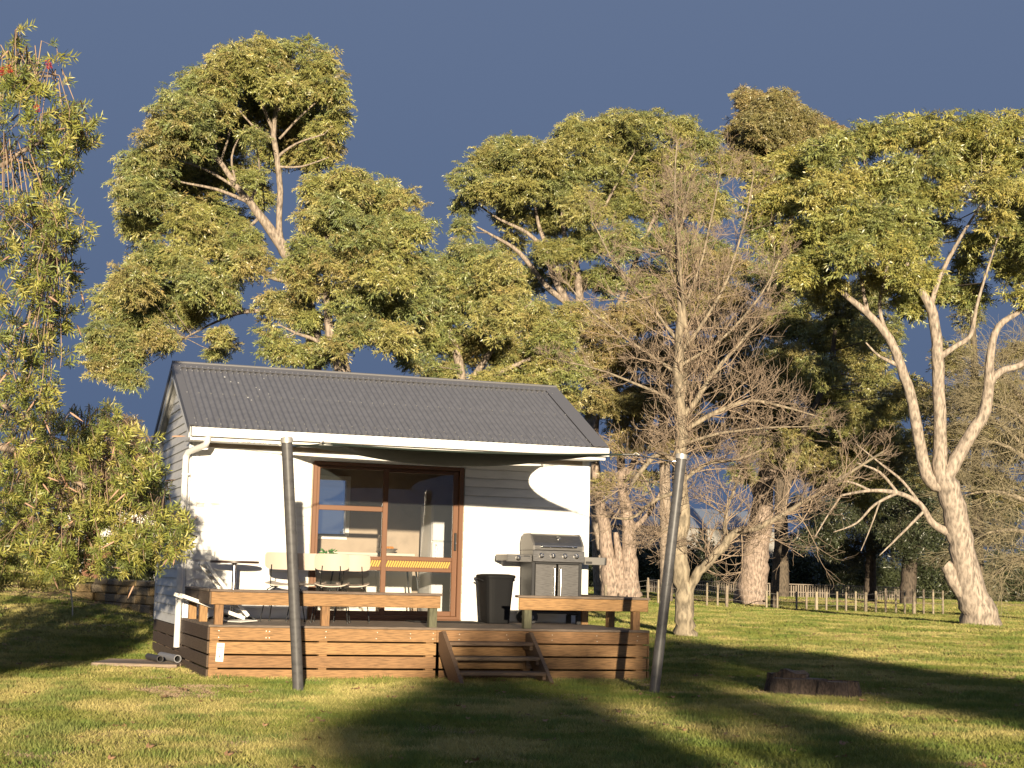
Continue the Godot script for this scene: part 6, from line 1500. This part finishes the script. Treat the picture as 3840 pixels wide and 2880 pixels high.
	var lo := part(t, "limbs", limbs.mesh(), bm)
	if data.limbs.size() < 3:
		lo.set_meta("kind", "stuff")
	if xf.size():
		leafy(t, "crown", opt.get("clump", "gum"), mat("leaves_" + opt.get("clump", "gum"), Color(1, 1, 1), 0.38, {"vertex": true, "backlight": Color(0.08, 0.08, 0.03), "spec": 0.5}), xf, cols)
	return t


func grow(g: Geo, p: Vector3, d: Vector3, length: float, r: float, level: int, rng: RandomNumberGenerator, lift: float) -> void:
	var pts := [p]
	var rad := [r]
	var q := p
	var dir := d
	var segs := 4
	for k in segs:
		dir = (dir + Vector3(rng.randf_range(-0.34, 0.34), rng.randf_range(-0.28, 0.28) + lift, rng.randf_range(-0.34, 0.34))).normalized()
		q += dir * length / segs
		pts.append(q)
		rad.append(lerpf(r, maxf(r * 0.35, 0.0028), (k + 1.0) / segs))
	g.tube(pts, rad, 4 if level > 1 else 3, false)
	if level <= 0:
		return
	var n := 5 if level > 1 else 4
	for k in n:
		var t := rng.randf_range(0.25, 1.0)
		var j := mini(int(t * segs), segs - 1)
		var at: Vector3 = (pts[j] as Vector3).lerp(pts[j + 1], t * segs - j)
		var axis := Vector3(rng.randf_range(-1, 1), rng.randf_range(-0.3, 0.9), rng.randf_range(-1, 1)).normalized()
		var nd := (dir * 0.9 + axis * 0.75).normalized()
		grow(g, at, nd, length * rng.randf_range(0.45, 0.7), maxf(r * 0.5, 0.0032), level - 1, rng, lift)


func make_bare(key: String, called: String, label: String, opt: Dictionary) -> void:
	var data: Dictionary = TREES[key]
	var rng := RandomNumberGenerator.new()
	rng.seed = 19 + key.length()
	var l0: Array = data.limbs[0]
	var foot := Vector3(l0[0], ground_height(l0[0], l0[2]), l0[2])
	var t := thing(called, label, "tree", foot)
	var trunk := Geo.new()
	var limbs := Geo.new()
	var twigs := Geo.new()
	for k in data.limbs.size():
		var cr := curve(data.limbs[k], 4)
		var pts: Array = cr[0]
		var rad: Array = cr[1]
		for q in pts.size():
			pts[q] -= foot
			if q > 0:
				pts[q] += Vector3(rng.randf_range(-1, 1), rng.randf_range(-0.4, 0.4), rng.randf_range(-1, 1)) * rad[q] * 0.3
			if k > 0:
				# limbs leave the trunk in every direction, not only sideways
				pts[q].z += opt.get("fan", 0.0) * sin(k * 2.4) * pow(float(q) / pts.size(), 1.2)
				pts[q].x += opt.get("fan", 0.0) * 0.1 * sin(k * 2.4) * pow(float(q) / pts.size(), 1.2)
		if k == 0:
			pts[0].y = minf(pts[0].y, -0.25)
		(trunk if k == 0 else limbs).tube(pts, rad, 12 if k == 0 else 7)
		var start := int(pts.size() * (0.42 if k == 0 else 0.2))
		for q in range(start, pts.size()):
			for c in opt.get("per", 2):
				var d: Vector3 = (pts[mini(q + 1, pts.size() - 1)] - pts[q - 1]).normalized()
				var side := Vector3(rng.randf_range(-1, 1), rng.randf_range(-0.75, 0.8), rng.randf_range(-1, 1)).normalized()
				var nd := (d * 0.8 + side).normalized()
				grow(twigs, pts[q], nd, opt.get("reach", 0.9) * clampf(rad[q] / 0.05, 0.4, 1.0) * rng.randf_range(0.6, 1.2), clampf(rad[q] * 0.35, 0.005, 0.018), opt.get("levels", 2), rng, opt.get("lift", 0.06))
	var bm: Material = opt.bark
	part(t, "trunk", trunk.mesh(), bm)
	part(t, "limbs", limbs.mesh(), bm)
	part(t, "twigs", twigs.mesh(), opt.twig).set_meta("kind", "stuff")


func build_trees() -> void:
	var pale := bark_mat("pale", Color(0.50, 0.41, 0.33))
	var pink := bark_mat("pink", Color(0.47, 0.36, 0.29))
	make_tree("left_gum", "gum_tree", "tall gum tree with hollow-sided crown and slanting pale trunk behind cabin roof", {"group": "gum trees behind the cabin"})
	make_tree("middle_gum", "gum_tree", "rounded gum tree in front of the tall slanting gum", {"group": "gum trees behind the cabin"})
	make_tree("low_gum", "gum_tree", "low spreading gum crown just above the middle of the roof ridge", {"group": "gum trees behind the cabin"})
	make_tree("centre_gum", "gum_tree", "broad dome-topped gum behind the bare leafless tree", {"group": "gum trees behind the cabin", "size": 1.15, "tones": [Color(0.26, 0.25, 0.08), Color(0.20, 0.215, 0.072), Color(0.29, 0.265, 0.09), Color(0.15, 0.175, 0.065)]})
	make_tree("dark_top_gum", "gum_tree", "olive-brown gum top rising between two broader crowns", {"bark": bark_mat("dull", Color(0.16, 0.125, 0.09)), "group": "gum trees behind the cabin", "size": 1.3, "tones": [Color(0.23, 0.205, 0.08), Color(0.19, 0.175, 0.07), Color(0.25, 0.195, 0.085)]})
	make_tree("right_gum", "gum_tree", "pale many-limbed gum leaning over the lawn with broken stubs on its trunk", {"bark": pale, "size": 0.9, "group": "gum trees behind the cabin", "tones": [Color(0.28, 0.27, 0.075), Color(0.22, 0.235, 0.072), Color(0.32, 0.285, 0.088), Color(0.17, 0.195, 0.065)]})
	make_tree("back_gum_a", "gum_tree", "gum crown showing through the bare tree's branches", {"group": "gum trees behind the cabin", "size": 1.0, "density": 110.0, "tones": [Color(0.24, 0.21, 0.08), Color(0.19, 0.175, 0.07), Color(0.26, 0.20, 0.09)]})
	make_tree("back_gum_b", "gum_tree", "gum crown hanging beside the thick pinkish trunk", {"bark": bark_mat("dull", Color(0.16, 0.125, 0.09)), "group": "gum trees behind the cabin", "size": 1.0, "density": 110.0, "tones": [Color(0.21, 0.205, 0.07), Color(0.16, 0.175, 0.06), Color(0.24, 0.205, 0.08)]})
	make_tree("back_gum_c", "gum_tree", "thin gum crown behind the leaning pale trunk", {"bark": bark_mat("dull", Color(0.16, 0.125, 0.09)), "group": "gum trees behind the cabin", "size": 1.0, "density": 80.0, "tones": [Color(0.20, 0.185, 0.07), Color(0.16, 0.155, 0.06), Color(0.23, 0.185, 0.08)]})
	make_tree("thick_gum", "gum_tree", "gum with very thick pinkish trunk flaring at the wire fence", {"bark": pink, "size": 1.15, "group": "gum trees behind the cabin", "tones": [Color(0.24, 0.235, 0.075), Color(0.19, 0.205, 0.07), Color(0.27, 0.24, 0.085)]})
	make_tree("forked_gum", "gum_tree", "gum with several fused pinkish stems right behind the barbecue", {"bark": pink, "density": 50.0, "size": 1.15, "group": "gum trees behind the cabin", "tones": [Color(0.25, 0.22, 0.085), Color(0.20, 0.19, 0.075), Color(0.28, 0.215, 0.10)]})
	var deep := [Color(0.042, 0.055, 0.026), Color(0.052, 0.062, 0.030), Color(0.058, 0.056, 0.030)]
	var dark_bark := bark_mat("dark", Color(0.13, 0.10, 0.075))
	make_tree("dark_conifer", "conifer", "dark conifer with shadowed trunk beyond the wire fence", {"bark": dark_bark, "clump": "fine", "size": 1.7, "density": 60.0, "tones": deep})
	make_tree("wide_conifer", "conifer", "wider dark conifer behind the leaning pale gum", {"bark": dark_bark, "clump": "fine", "size": 1.7, "density": 60.0, "tones": deep})
	make_tree("brown_tree", "bank_tree", "brownish twiggy round tree with reddish trunk on the bank", {"bark": bark_mat("red", Color(0.34, 0.17, 0.10)), "clump": "fine", "size": 0.75, "density": 50.0, "tones": [Color(0.17, 0.125, 0.07), Color(0.13, 0.115, 0.055), Color(0.19, 0.12, 0.075)]})
	var ash := bark_mat("ash", Color(0.40, 0.33, 0.235))
	make_bare("bare_poplar", "bare_tree", "leafless upright tree with forked pale trunk right of the cabin", {"bark": ash, "twig": mat("twig_brown", Color(0.31, 0.235, 0.17), 0.85), "per": 2, "reach": 1.15, "levels": 2, "lift": 0.04, "fan": 1.6})
	make_bare("bare_willow", "bare_tree", "leafless weeping tree reaching across the leaning gum's trunk", {"bark": ash, "twig": mat("twig_olive", Color(0.30, 0.255, 0.16), 0.85), "per": 4, "reach": 1.8, "levels": 2, "lift": -0.05, "fan": 0.8})
	# trees that stand behind the viewpoint and shade the right of the lawn
	var shade := [
		[[-6.9, -0.2, 45.0, 0.16, -6.9, 1.6, 45.0, 0.13, -6.9, 3.2, 45.1, 0.10, -6.6, 4.4, 45.0, 0.05], [-7.6, 3.5, 45.0, 0.85, -6.9, 3.15, 45.3, 0.9, -6.5, 3.75, 44.6, 0.6, -7.1, 4.0, 45.0, 0.55, -6.7, 4.5, 45.4, 0.75, -5.9, 4.6, 45.2, 0.7], [230.0, 230.0, 230.0, 230.0, 55.0, 50.0], "round-headed tree standing on the open lawn opposite the cabin steps"],
		[[-3.9, -0.2, 45.6, 0.15, -5.4, 1.6, 45.6, 0.12, -5.6, 3.5, 45.6, 0.11, -4.7, 4.4, 45.5, 0.09, -3.7, 4.8, 45.5, 0.04], [-5.0, 4.75, 45.5, 0.75, -3.9, 4.9, 45.2, 0.8, -4.6, 3.95, 45.8, 0.45, -2.8, 4.9, 45.6, 0.85, -4.9, 3.5, 45.4, 0.35], [60.0, 110.0, 190.0, 170.0, 190.0], "flat-headed tree standing opposite the barbecue end of the deck"],
		[[-1.0, -0.2, 45.2, 0.17, -1.0, 1.6, 45.2, 0.14, -1.0, 3.0, 45.1, 0.10, -0.9, 4.3, 45.2, 0.04], [-1.8, 5.0, 45.1, 0.9, -0.9, 4.6, 45.5, 0.9, 0.0, 4.05, 45.2, 0.85, -1.2, 4.0, 44.9, 0.85, -0.5, 3.4, 45.3, 0.85, -2.0, 4.2, 45.5, 0.5], [210.0, 210.0, 210.0, 210.0, 210.0, 150.0], "wide bushy tree standing opposite the stump"],
	]
	for e in shade:
		make_tree("shade" + str(e[0][0]), "shade_tree", e[3], {"data": {"limbs": [e[0]], "puffs": e[1]}, "thin": e[2], "size": 0.8, "group": "trees across the lawn from the cabin"})
	make_tree("garden_shrub", "garden_shrub", "unseen rounded shrub added left of the bottlebrush to shade the lawn", {"data": {"limbs": [[-5.3, -0.2, 13.5, 0.06, -5.3, 0.8, 13.5, 0.045, -5.1, 1.6, 13.5, 0.025]], "puffs": [-5.9, 1.6, 13.6, 0.5, -5.3, 1.45, 13.3, 0.5, -4.75, 1.65, 13.5, 0.45, -5.2, 2.0, 13.6, 0.45, -4.6, 1.95, 13.4, 0.35, -5.8, 2.05, 13.3, 0.4]}, "size": 0.6, "density": 150.0})  # added out of view to cast shade over the left lawn
	build_bottlebrush()
	# hedges seen as dark masses under the crowns
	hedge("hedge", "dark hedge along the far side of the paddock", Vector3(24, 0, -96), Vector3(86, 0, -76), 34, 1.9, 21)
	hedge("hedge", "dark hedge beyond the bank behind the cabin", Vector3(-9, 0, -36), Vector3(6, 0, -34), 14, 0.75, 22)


func hedge(called: String, label: String, a: Vector3, b: Vector3, n: int, r: float, sd: int) -> void:
	var rng := RandomNumberGenerator.new()
	rng.seed = sd
	var t := thing(called, label, "hedge")
	var xf := []
	var cols := []
	var stems := Geo.new()
	for k in n:
		var p := a.lerp(b, (k + rng.randf()) / n)
		var gy := ground_height(p.x, p.z)
		var rr := r * rng.randf_range(0.7, 1.3)
		stems.tube([Vector3(p.x, gy - 0.1, p.z), Vector3(p.x, gy + rr, p.z)], [0.1, 0.04], 5, false)
		for q in 70:
			var d := Vector3(rng.randfn(), rng.randfn() * 0.7 + 0.1, rng.randfn()).normalized() * rr * rng.randf_range(0.6, 1.05)
			xf.append(Transform3D(Basis.from_euler(Vector3(rng.randf(), rng.randf() * TAU, 0)).scaled(Vector3.ONE * r * rng.randf_range(1.2, 1.7)), Vector3(p.x, gy + rr * 0.75, p.z) + d))
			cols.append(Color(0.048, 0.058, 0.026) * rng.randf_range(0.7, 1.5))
	part(t, "stems", stems.mesh(), bark_mat("dark", Color(0.13, 0.10, 0.075))).set_meta("kind", "stuff")
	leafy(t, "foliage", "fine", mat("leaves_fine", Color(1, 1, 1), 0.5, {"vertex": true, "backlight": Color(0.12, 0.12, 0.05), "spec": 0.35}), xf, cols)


func build_bottlebrush() -> void:
	var data: Dictionary = TREES["bottlebrush"]
	var rng := RandomNumberGenerator.new()
	rng.seed = 808
	var l0: Array = data.limbs[0]
	var foot := Vector3(l0[0], ground_height(l0[0], l0[2]), l0[2])
	var t := thing("bottlebrush", "weeping bottlebrush with narrow green leaves and a few red flowers near the cabin's gable", "shrub", foot)
	var bm := bark_mat("bottle", Color(0.36, 0.28, 0.21))
	var trunk := Geo.new()
	var limbs := Geo.new()
	var stems := Geo.new()
	var samples := []
	for k in data.limbs.size():
		var cr := curve(data.limbs[k], 5)
		var pts: Array = cr[0]
		var rad: Array = cr[1]
		for q in pts.size():
			pts[q] -= foot
			rad[q] = maxf(rad[q], 0.0035)
			if q > 0:
				pts[q] += Vector3(rng.randf_range(-1, 1), rng.randf_range(-1, 1), rng.randf_range(-1, 1)) * minf(rad[q], 0.02) * 0.5
			if k > 0:
				samples.append(pts[q])
		if k == 0:
			pts[0].y = minf(pts[0].y, -0.2)
		(trunk if k == 0 else limbs).tube(pts, rad, 10 if k == 0 else 8)
	var xf := []
	var cols := []
	var spikes := []
	var puffs: Array = data.puffs
	var tones := [Color(0.30, 0.305, 0.07), Color(0.22, 0.25, 0.058), Color(0.36, 0.335, 0.095), Color(0.15, 0.18, 0.05)]
	for k in puffs.size() / 4:
		var c := Vector3(puffs[k * 4], puffs[k * 4 + 1], puffs[k * 4 + 2]) - foot
		var r: float = puffs[k * 4 + 3]
		var best := 1e9
		var from := Vector3.ZERO
		for s in samples:
			var dd: float = s.distance_to(c) + maxf(0.0, c.y - s.y) * 0.7
			if dd < best:
				best = dd
				from = s
		for n in (13 if c.y + foot.y < 2.6 else 8):
			var e := c + Vector3(rng.randf_range(-1, 1), rng.randf_range(-1, 0.9), rng.randf_range(-2.6, 2.6)) * r * 1.3
			var top := from.lerp(e, 0.4) + Vector3(0, 0.10 + 0.2 * rng.randf() * r * 8, 0)
			var low := e + Vector3(rng.randf_range(-0.04, 0.04), -rng.randf_range(0.02, 0.16), rng.randf_range(-0.04, 0.04))
			var f := from + Vector3(rng.randf_range(-0.1, 0.1), 0, rng.randf_range(-0.1, 0.1))
			stems.tube([f, top, e, low], [0.0065, 0.0055, 0.004, 0.0025], 4, false)
			for q in 6:
				var w := rng.randf()
				var p := top.lerp(e, w) if q < 1 else e.lerp(low, w)
				var d := Vector3(rng.randf_range(-1, 1), rng.randf_range(-1.0, 0.8), rng.randf_range(-1, 1)).normalized()
				var y := d
				var x := y.cross(Vector3(0.3, 1, 0.2)).normalized()
				var b := Basis(x, y, x.cross(y)).scaled(Vector3.ONE * rng.randf_range(0.72, 1.1))
				xf.append(Transform3D(b, p))
				cols.append(tones[rng.randi() % 4] * rng.randf_range(0.75, 1.15))
				if q == 2 and rng.randf() < 0.16:
					spikes.append([p + d * 0.24, d])
	part(t, "trunk", trunk.mesh(), bm)
	part(t, "limbs", limbs.mesh(), bm)
	part(t, "stems", stems.mesh(), mat("stem_tan", Color(0.36, 0.25, 0.17), 0.7)).set_meta("kind", "stuff")
	leafy(t, "foliage", "sprig", mat("leaves_sprig", Color(1, 1, 1), 0.4, {"vertex": true, "backlight": Color(0.16, 0.17, 0.05), "spec": 0.45}), xf, cols)
	for e in spikes:
		var g := Geo.new()
		var p: Vector3 = e[0]
		var d: Vector3 = e[1]
		g.tube([p, p + d * 0.03, p + d * 0.09, p + d * 0.14], [0.005, 0.010, 0.008, 0.002], 6, false)
		part(t, "seed_spike", g.mesh(), mat("spike_pink", Color(0.45, 0.28, 0.19), 0.8))
	for e in FLOWERS:
		var fg := Geo.new()
		for q in 90:
			var a := rng.randf() * TAU
			var d := Vector3(cos(a), rng.randf_range(-0.2, 0.5), sin(a)).normalized()
			var o := Vector3(0, rng.randf_range(-0.03, 0.03), 0)
			leaf2(fg, o * 1.1, d, 0.032, 0.004, rng)
		part(t, "flower", fg.mesh(), mat("flower_red", Color(0.42, 0.022, 0.022), 0.6), Vector3(e[0], e[1], e[2]) - foot, Vector3(0.3, 0, 0.4))


# ---------------------------------------------------------------- grass
func build_grass() -> void:
	var rng := RandomNumberGenerator.new()
	rng.seed = 1234
	var dry := FastNoiseLite.new()
	dry.seed = 8
	dry.frequency = 0.35
	dry.fractal_octaves = 4
	var tuft := Geo.new()
	for k in 34:
		var a := rng.randf() * TAU
		var rr := 0.11 * sqrt(rng.randf())
		var p := Vector3(cos(a) * rr, -0.004, sin(a) * rr)
		var h := rng.randf_range(0.018, 0.050)
		var lean := Vector3(rng.randf_range(-1, 1), 0, rng.randf_range(-1, 1)) * h * 0.95
		var side := Vector3(cos(a * 3.1), 0, sin(a * 3.1)) * rng.randf_range(0.0022, 0.0040)
		var m := p + lean * 0.35 + Vector3(0, h * 0.6, 0)
		var tip := p + lean + Vector3(0, h, 0)
		var v := rng.randf_range(0.7, 1.25)
		tuft.tint = Color(v, v, v) if rng.randf() > 0.2 else Color(v * 1.5, v * 1.25, v * 1.1)
		var nn := side.cross(Vector3.UP).normalized()
		var i0 := tuft.vert(p - side, nn)
		tuft.vert(p + side, nn)
		tuft.vert(m + side * 0.8, (nn + Vector3.UP * 0.3).normalized())
		tuft.vert(m - side * 0.8, (nn + Vector3.UP * 0.3).normalized())
		tuft.vert(tip, (nn + Vector3.UP * 0.5).normalized())
		tuft.i.append_array(PackedInt32Array([i0, i0 + 2, i0 + 1, i0, i0 + 3, i0 + 2, i0 + 3, i0 + 4, i0 + 2]))
	clumps["tuft"] = tuft.mesh()
	var xf := []
	var cols := []
	var cp := Vector2(-2.839, 21.042)
	var fw := Vector2(0.3234, -0.9463)
	var rt := Vector2(0.9463, 0.3234)
	# [from, to, tufts per square metre, spread, height]
	for zone in [[9.0, 13.0, 230.0, 1.0, 1.0], [13.0, 18.0, 190.0, 1.0, 1.0], [18.0, 26.0, 100.0, 1.25, 1.05], [26.0, 40.0, 42.0, 1.8, 1.2], [40.0, 66.0, 14.0, 2.8, 1.5], [66.0, 115.0, 3.5, 5.0, 2.0]]:
		var d0: float = zone[0]
		var d1: float = zone[1]
		var n := int(zone[2] * 0.76 * (d1 * d1 - d0 * d0) / 2.0)
		for k in n:
			var d := sqrt(rng.randf_range(d0 * d0, d1 * d1))
			var q := cp + fw * d + rt * rng.randf_range(-0.38, 0.38) * d
			if q.x > -0.03 and q.x < 5.5 and q.y < 2.42 and q.y > -3.0:
				continue
			var soil := soil_at(q.x, q.y)
			# worn ground keeps only a short dead thatch
			var thatch := rng.randf() < soil * 0.93
			var w := dry.get_noise_2d(q.x, q.y) * 0.9 + rng.randf_range(-0.25, 0.25)
			var col := Color(0.20, 0.23, 0.050).lerp(Color(0.54, 0.45, 0.18), clampf(w * 1.3 + 0.38, 0.0, 1.0))
			var s: float = rng.randf_range(0.8, 1.2)
			var lush := smoothstep(0.12, 0.42, dry.get_noise_2d(q.x * 3.1 + 40.0, q.y * 3.1))
			col = col.lerp(Color(0.13, 0.20, 0.045), lush * 0.7)
			var tall: float = zone[4] * rng.randf_range(0.7, 1.25) * (1.0 - 0.3 * soil) * (1.0 + 0.55 * lush)
			if thatch:
				col = Color(0.50, 0.37, 0.24)
				tall *= 0.45
			xf.append(Transform3D(Basis.from_euler(Vector3(0, rng.randf() * TAU, 0)) * Basis.from_scale(Vector3(zone[3] * s, tall, zone[3] * s)), Vector3(q.x, ground_height(q.x, q.y), q.y)))
			cols.append(col * rng.randf_range(0.85, 1.15))
	var o := leafy(self, "grass", "tuft", mat("grass_blades", Color(1, 1, 1), 0.6, {"vertex": true, "backlight": Color(0.15, 0.17, 0.05), "spec": 0.3}), xf, cols)
	tag(o, "short uneven lawn grass, green and straw-coloured", "grass", "", "stuff")
	# fallen leaves
	var lg := Geo.new()
	for k in 5:
		leaf(lg, Vector3(rng.randf_range(-0.1, 0.1), 0.02, rng.randf_range(-0.1, 0.1)), Vector3(rng.randf_range(-1, 1), 0.25, rng.randf_range(-1, 1)).normalized(), 0.07, 0.03, rng)
	clumps["litter"] = lg.mesh()
	xf = []
	cols = []
	for k in 900:
		var d := sqrt(rng.randf_range(90.0, 1600.0))
		var q := cp + fw * d + rt * rng.randf_range(-0.36, 0.36) * d
		if q.x > -0.1 and q.x < 5.6 and q.y < 2.5 and q.y > -3.1:
			continue
		xf.append(Transform3D(Basis.from_euler(Vector3(rng.randf_range(-0.2, 0.2), rng.randf() * TAU, 0)).scaled(Vector3.ONE * rng.randf_range(0.35, 0.85)), Vector3(q.x, ground_height(q.x, q.y) + 0.015, q.y)))
		cols.append(Color(0.26, 0.15, 0.08) * rng.randf_range(0.6, 1.3))
	tag(leafy(self, "fallen_leaves", "litter", mat("litter", Color(1, 1, 1), 0.8, {"vertex": true}), xf, cols), "dry brown leaves scattered over the lawn", "leaves", "", "stuff")
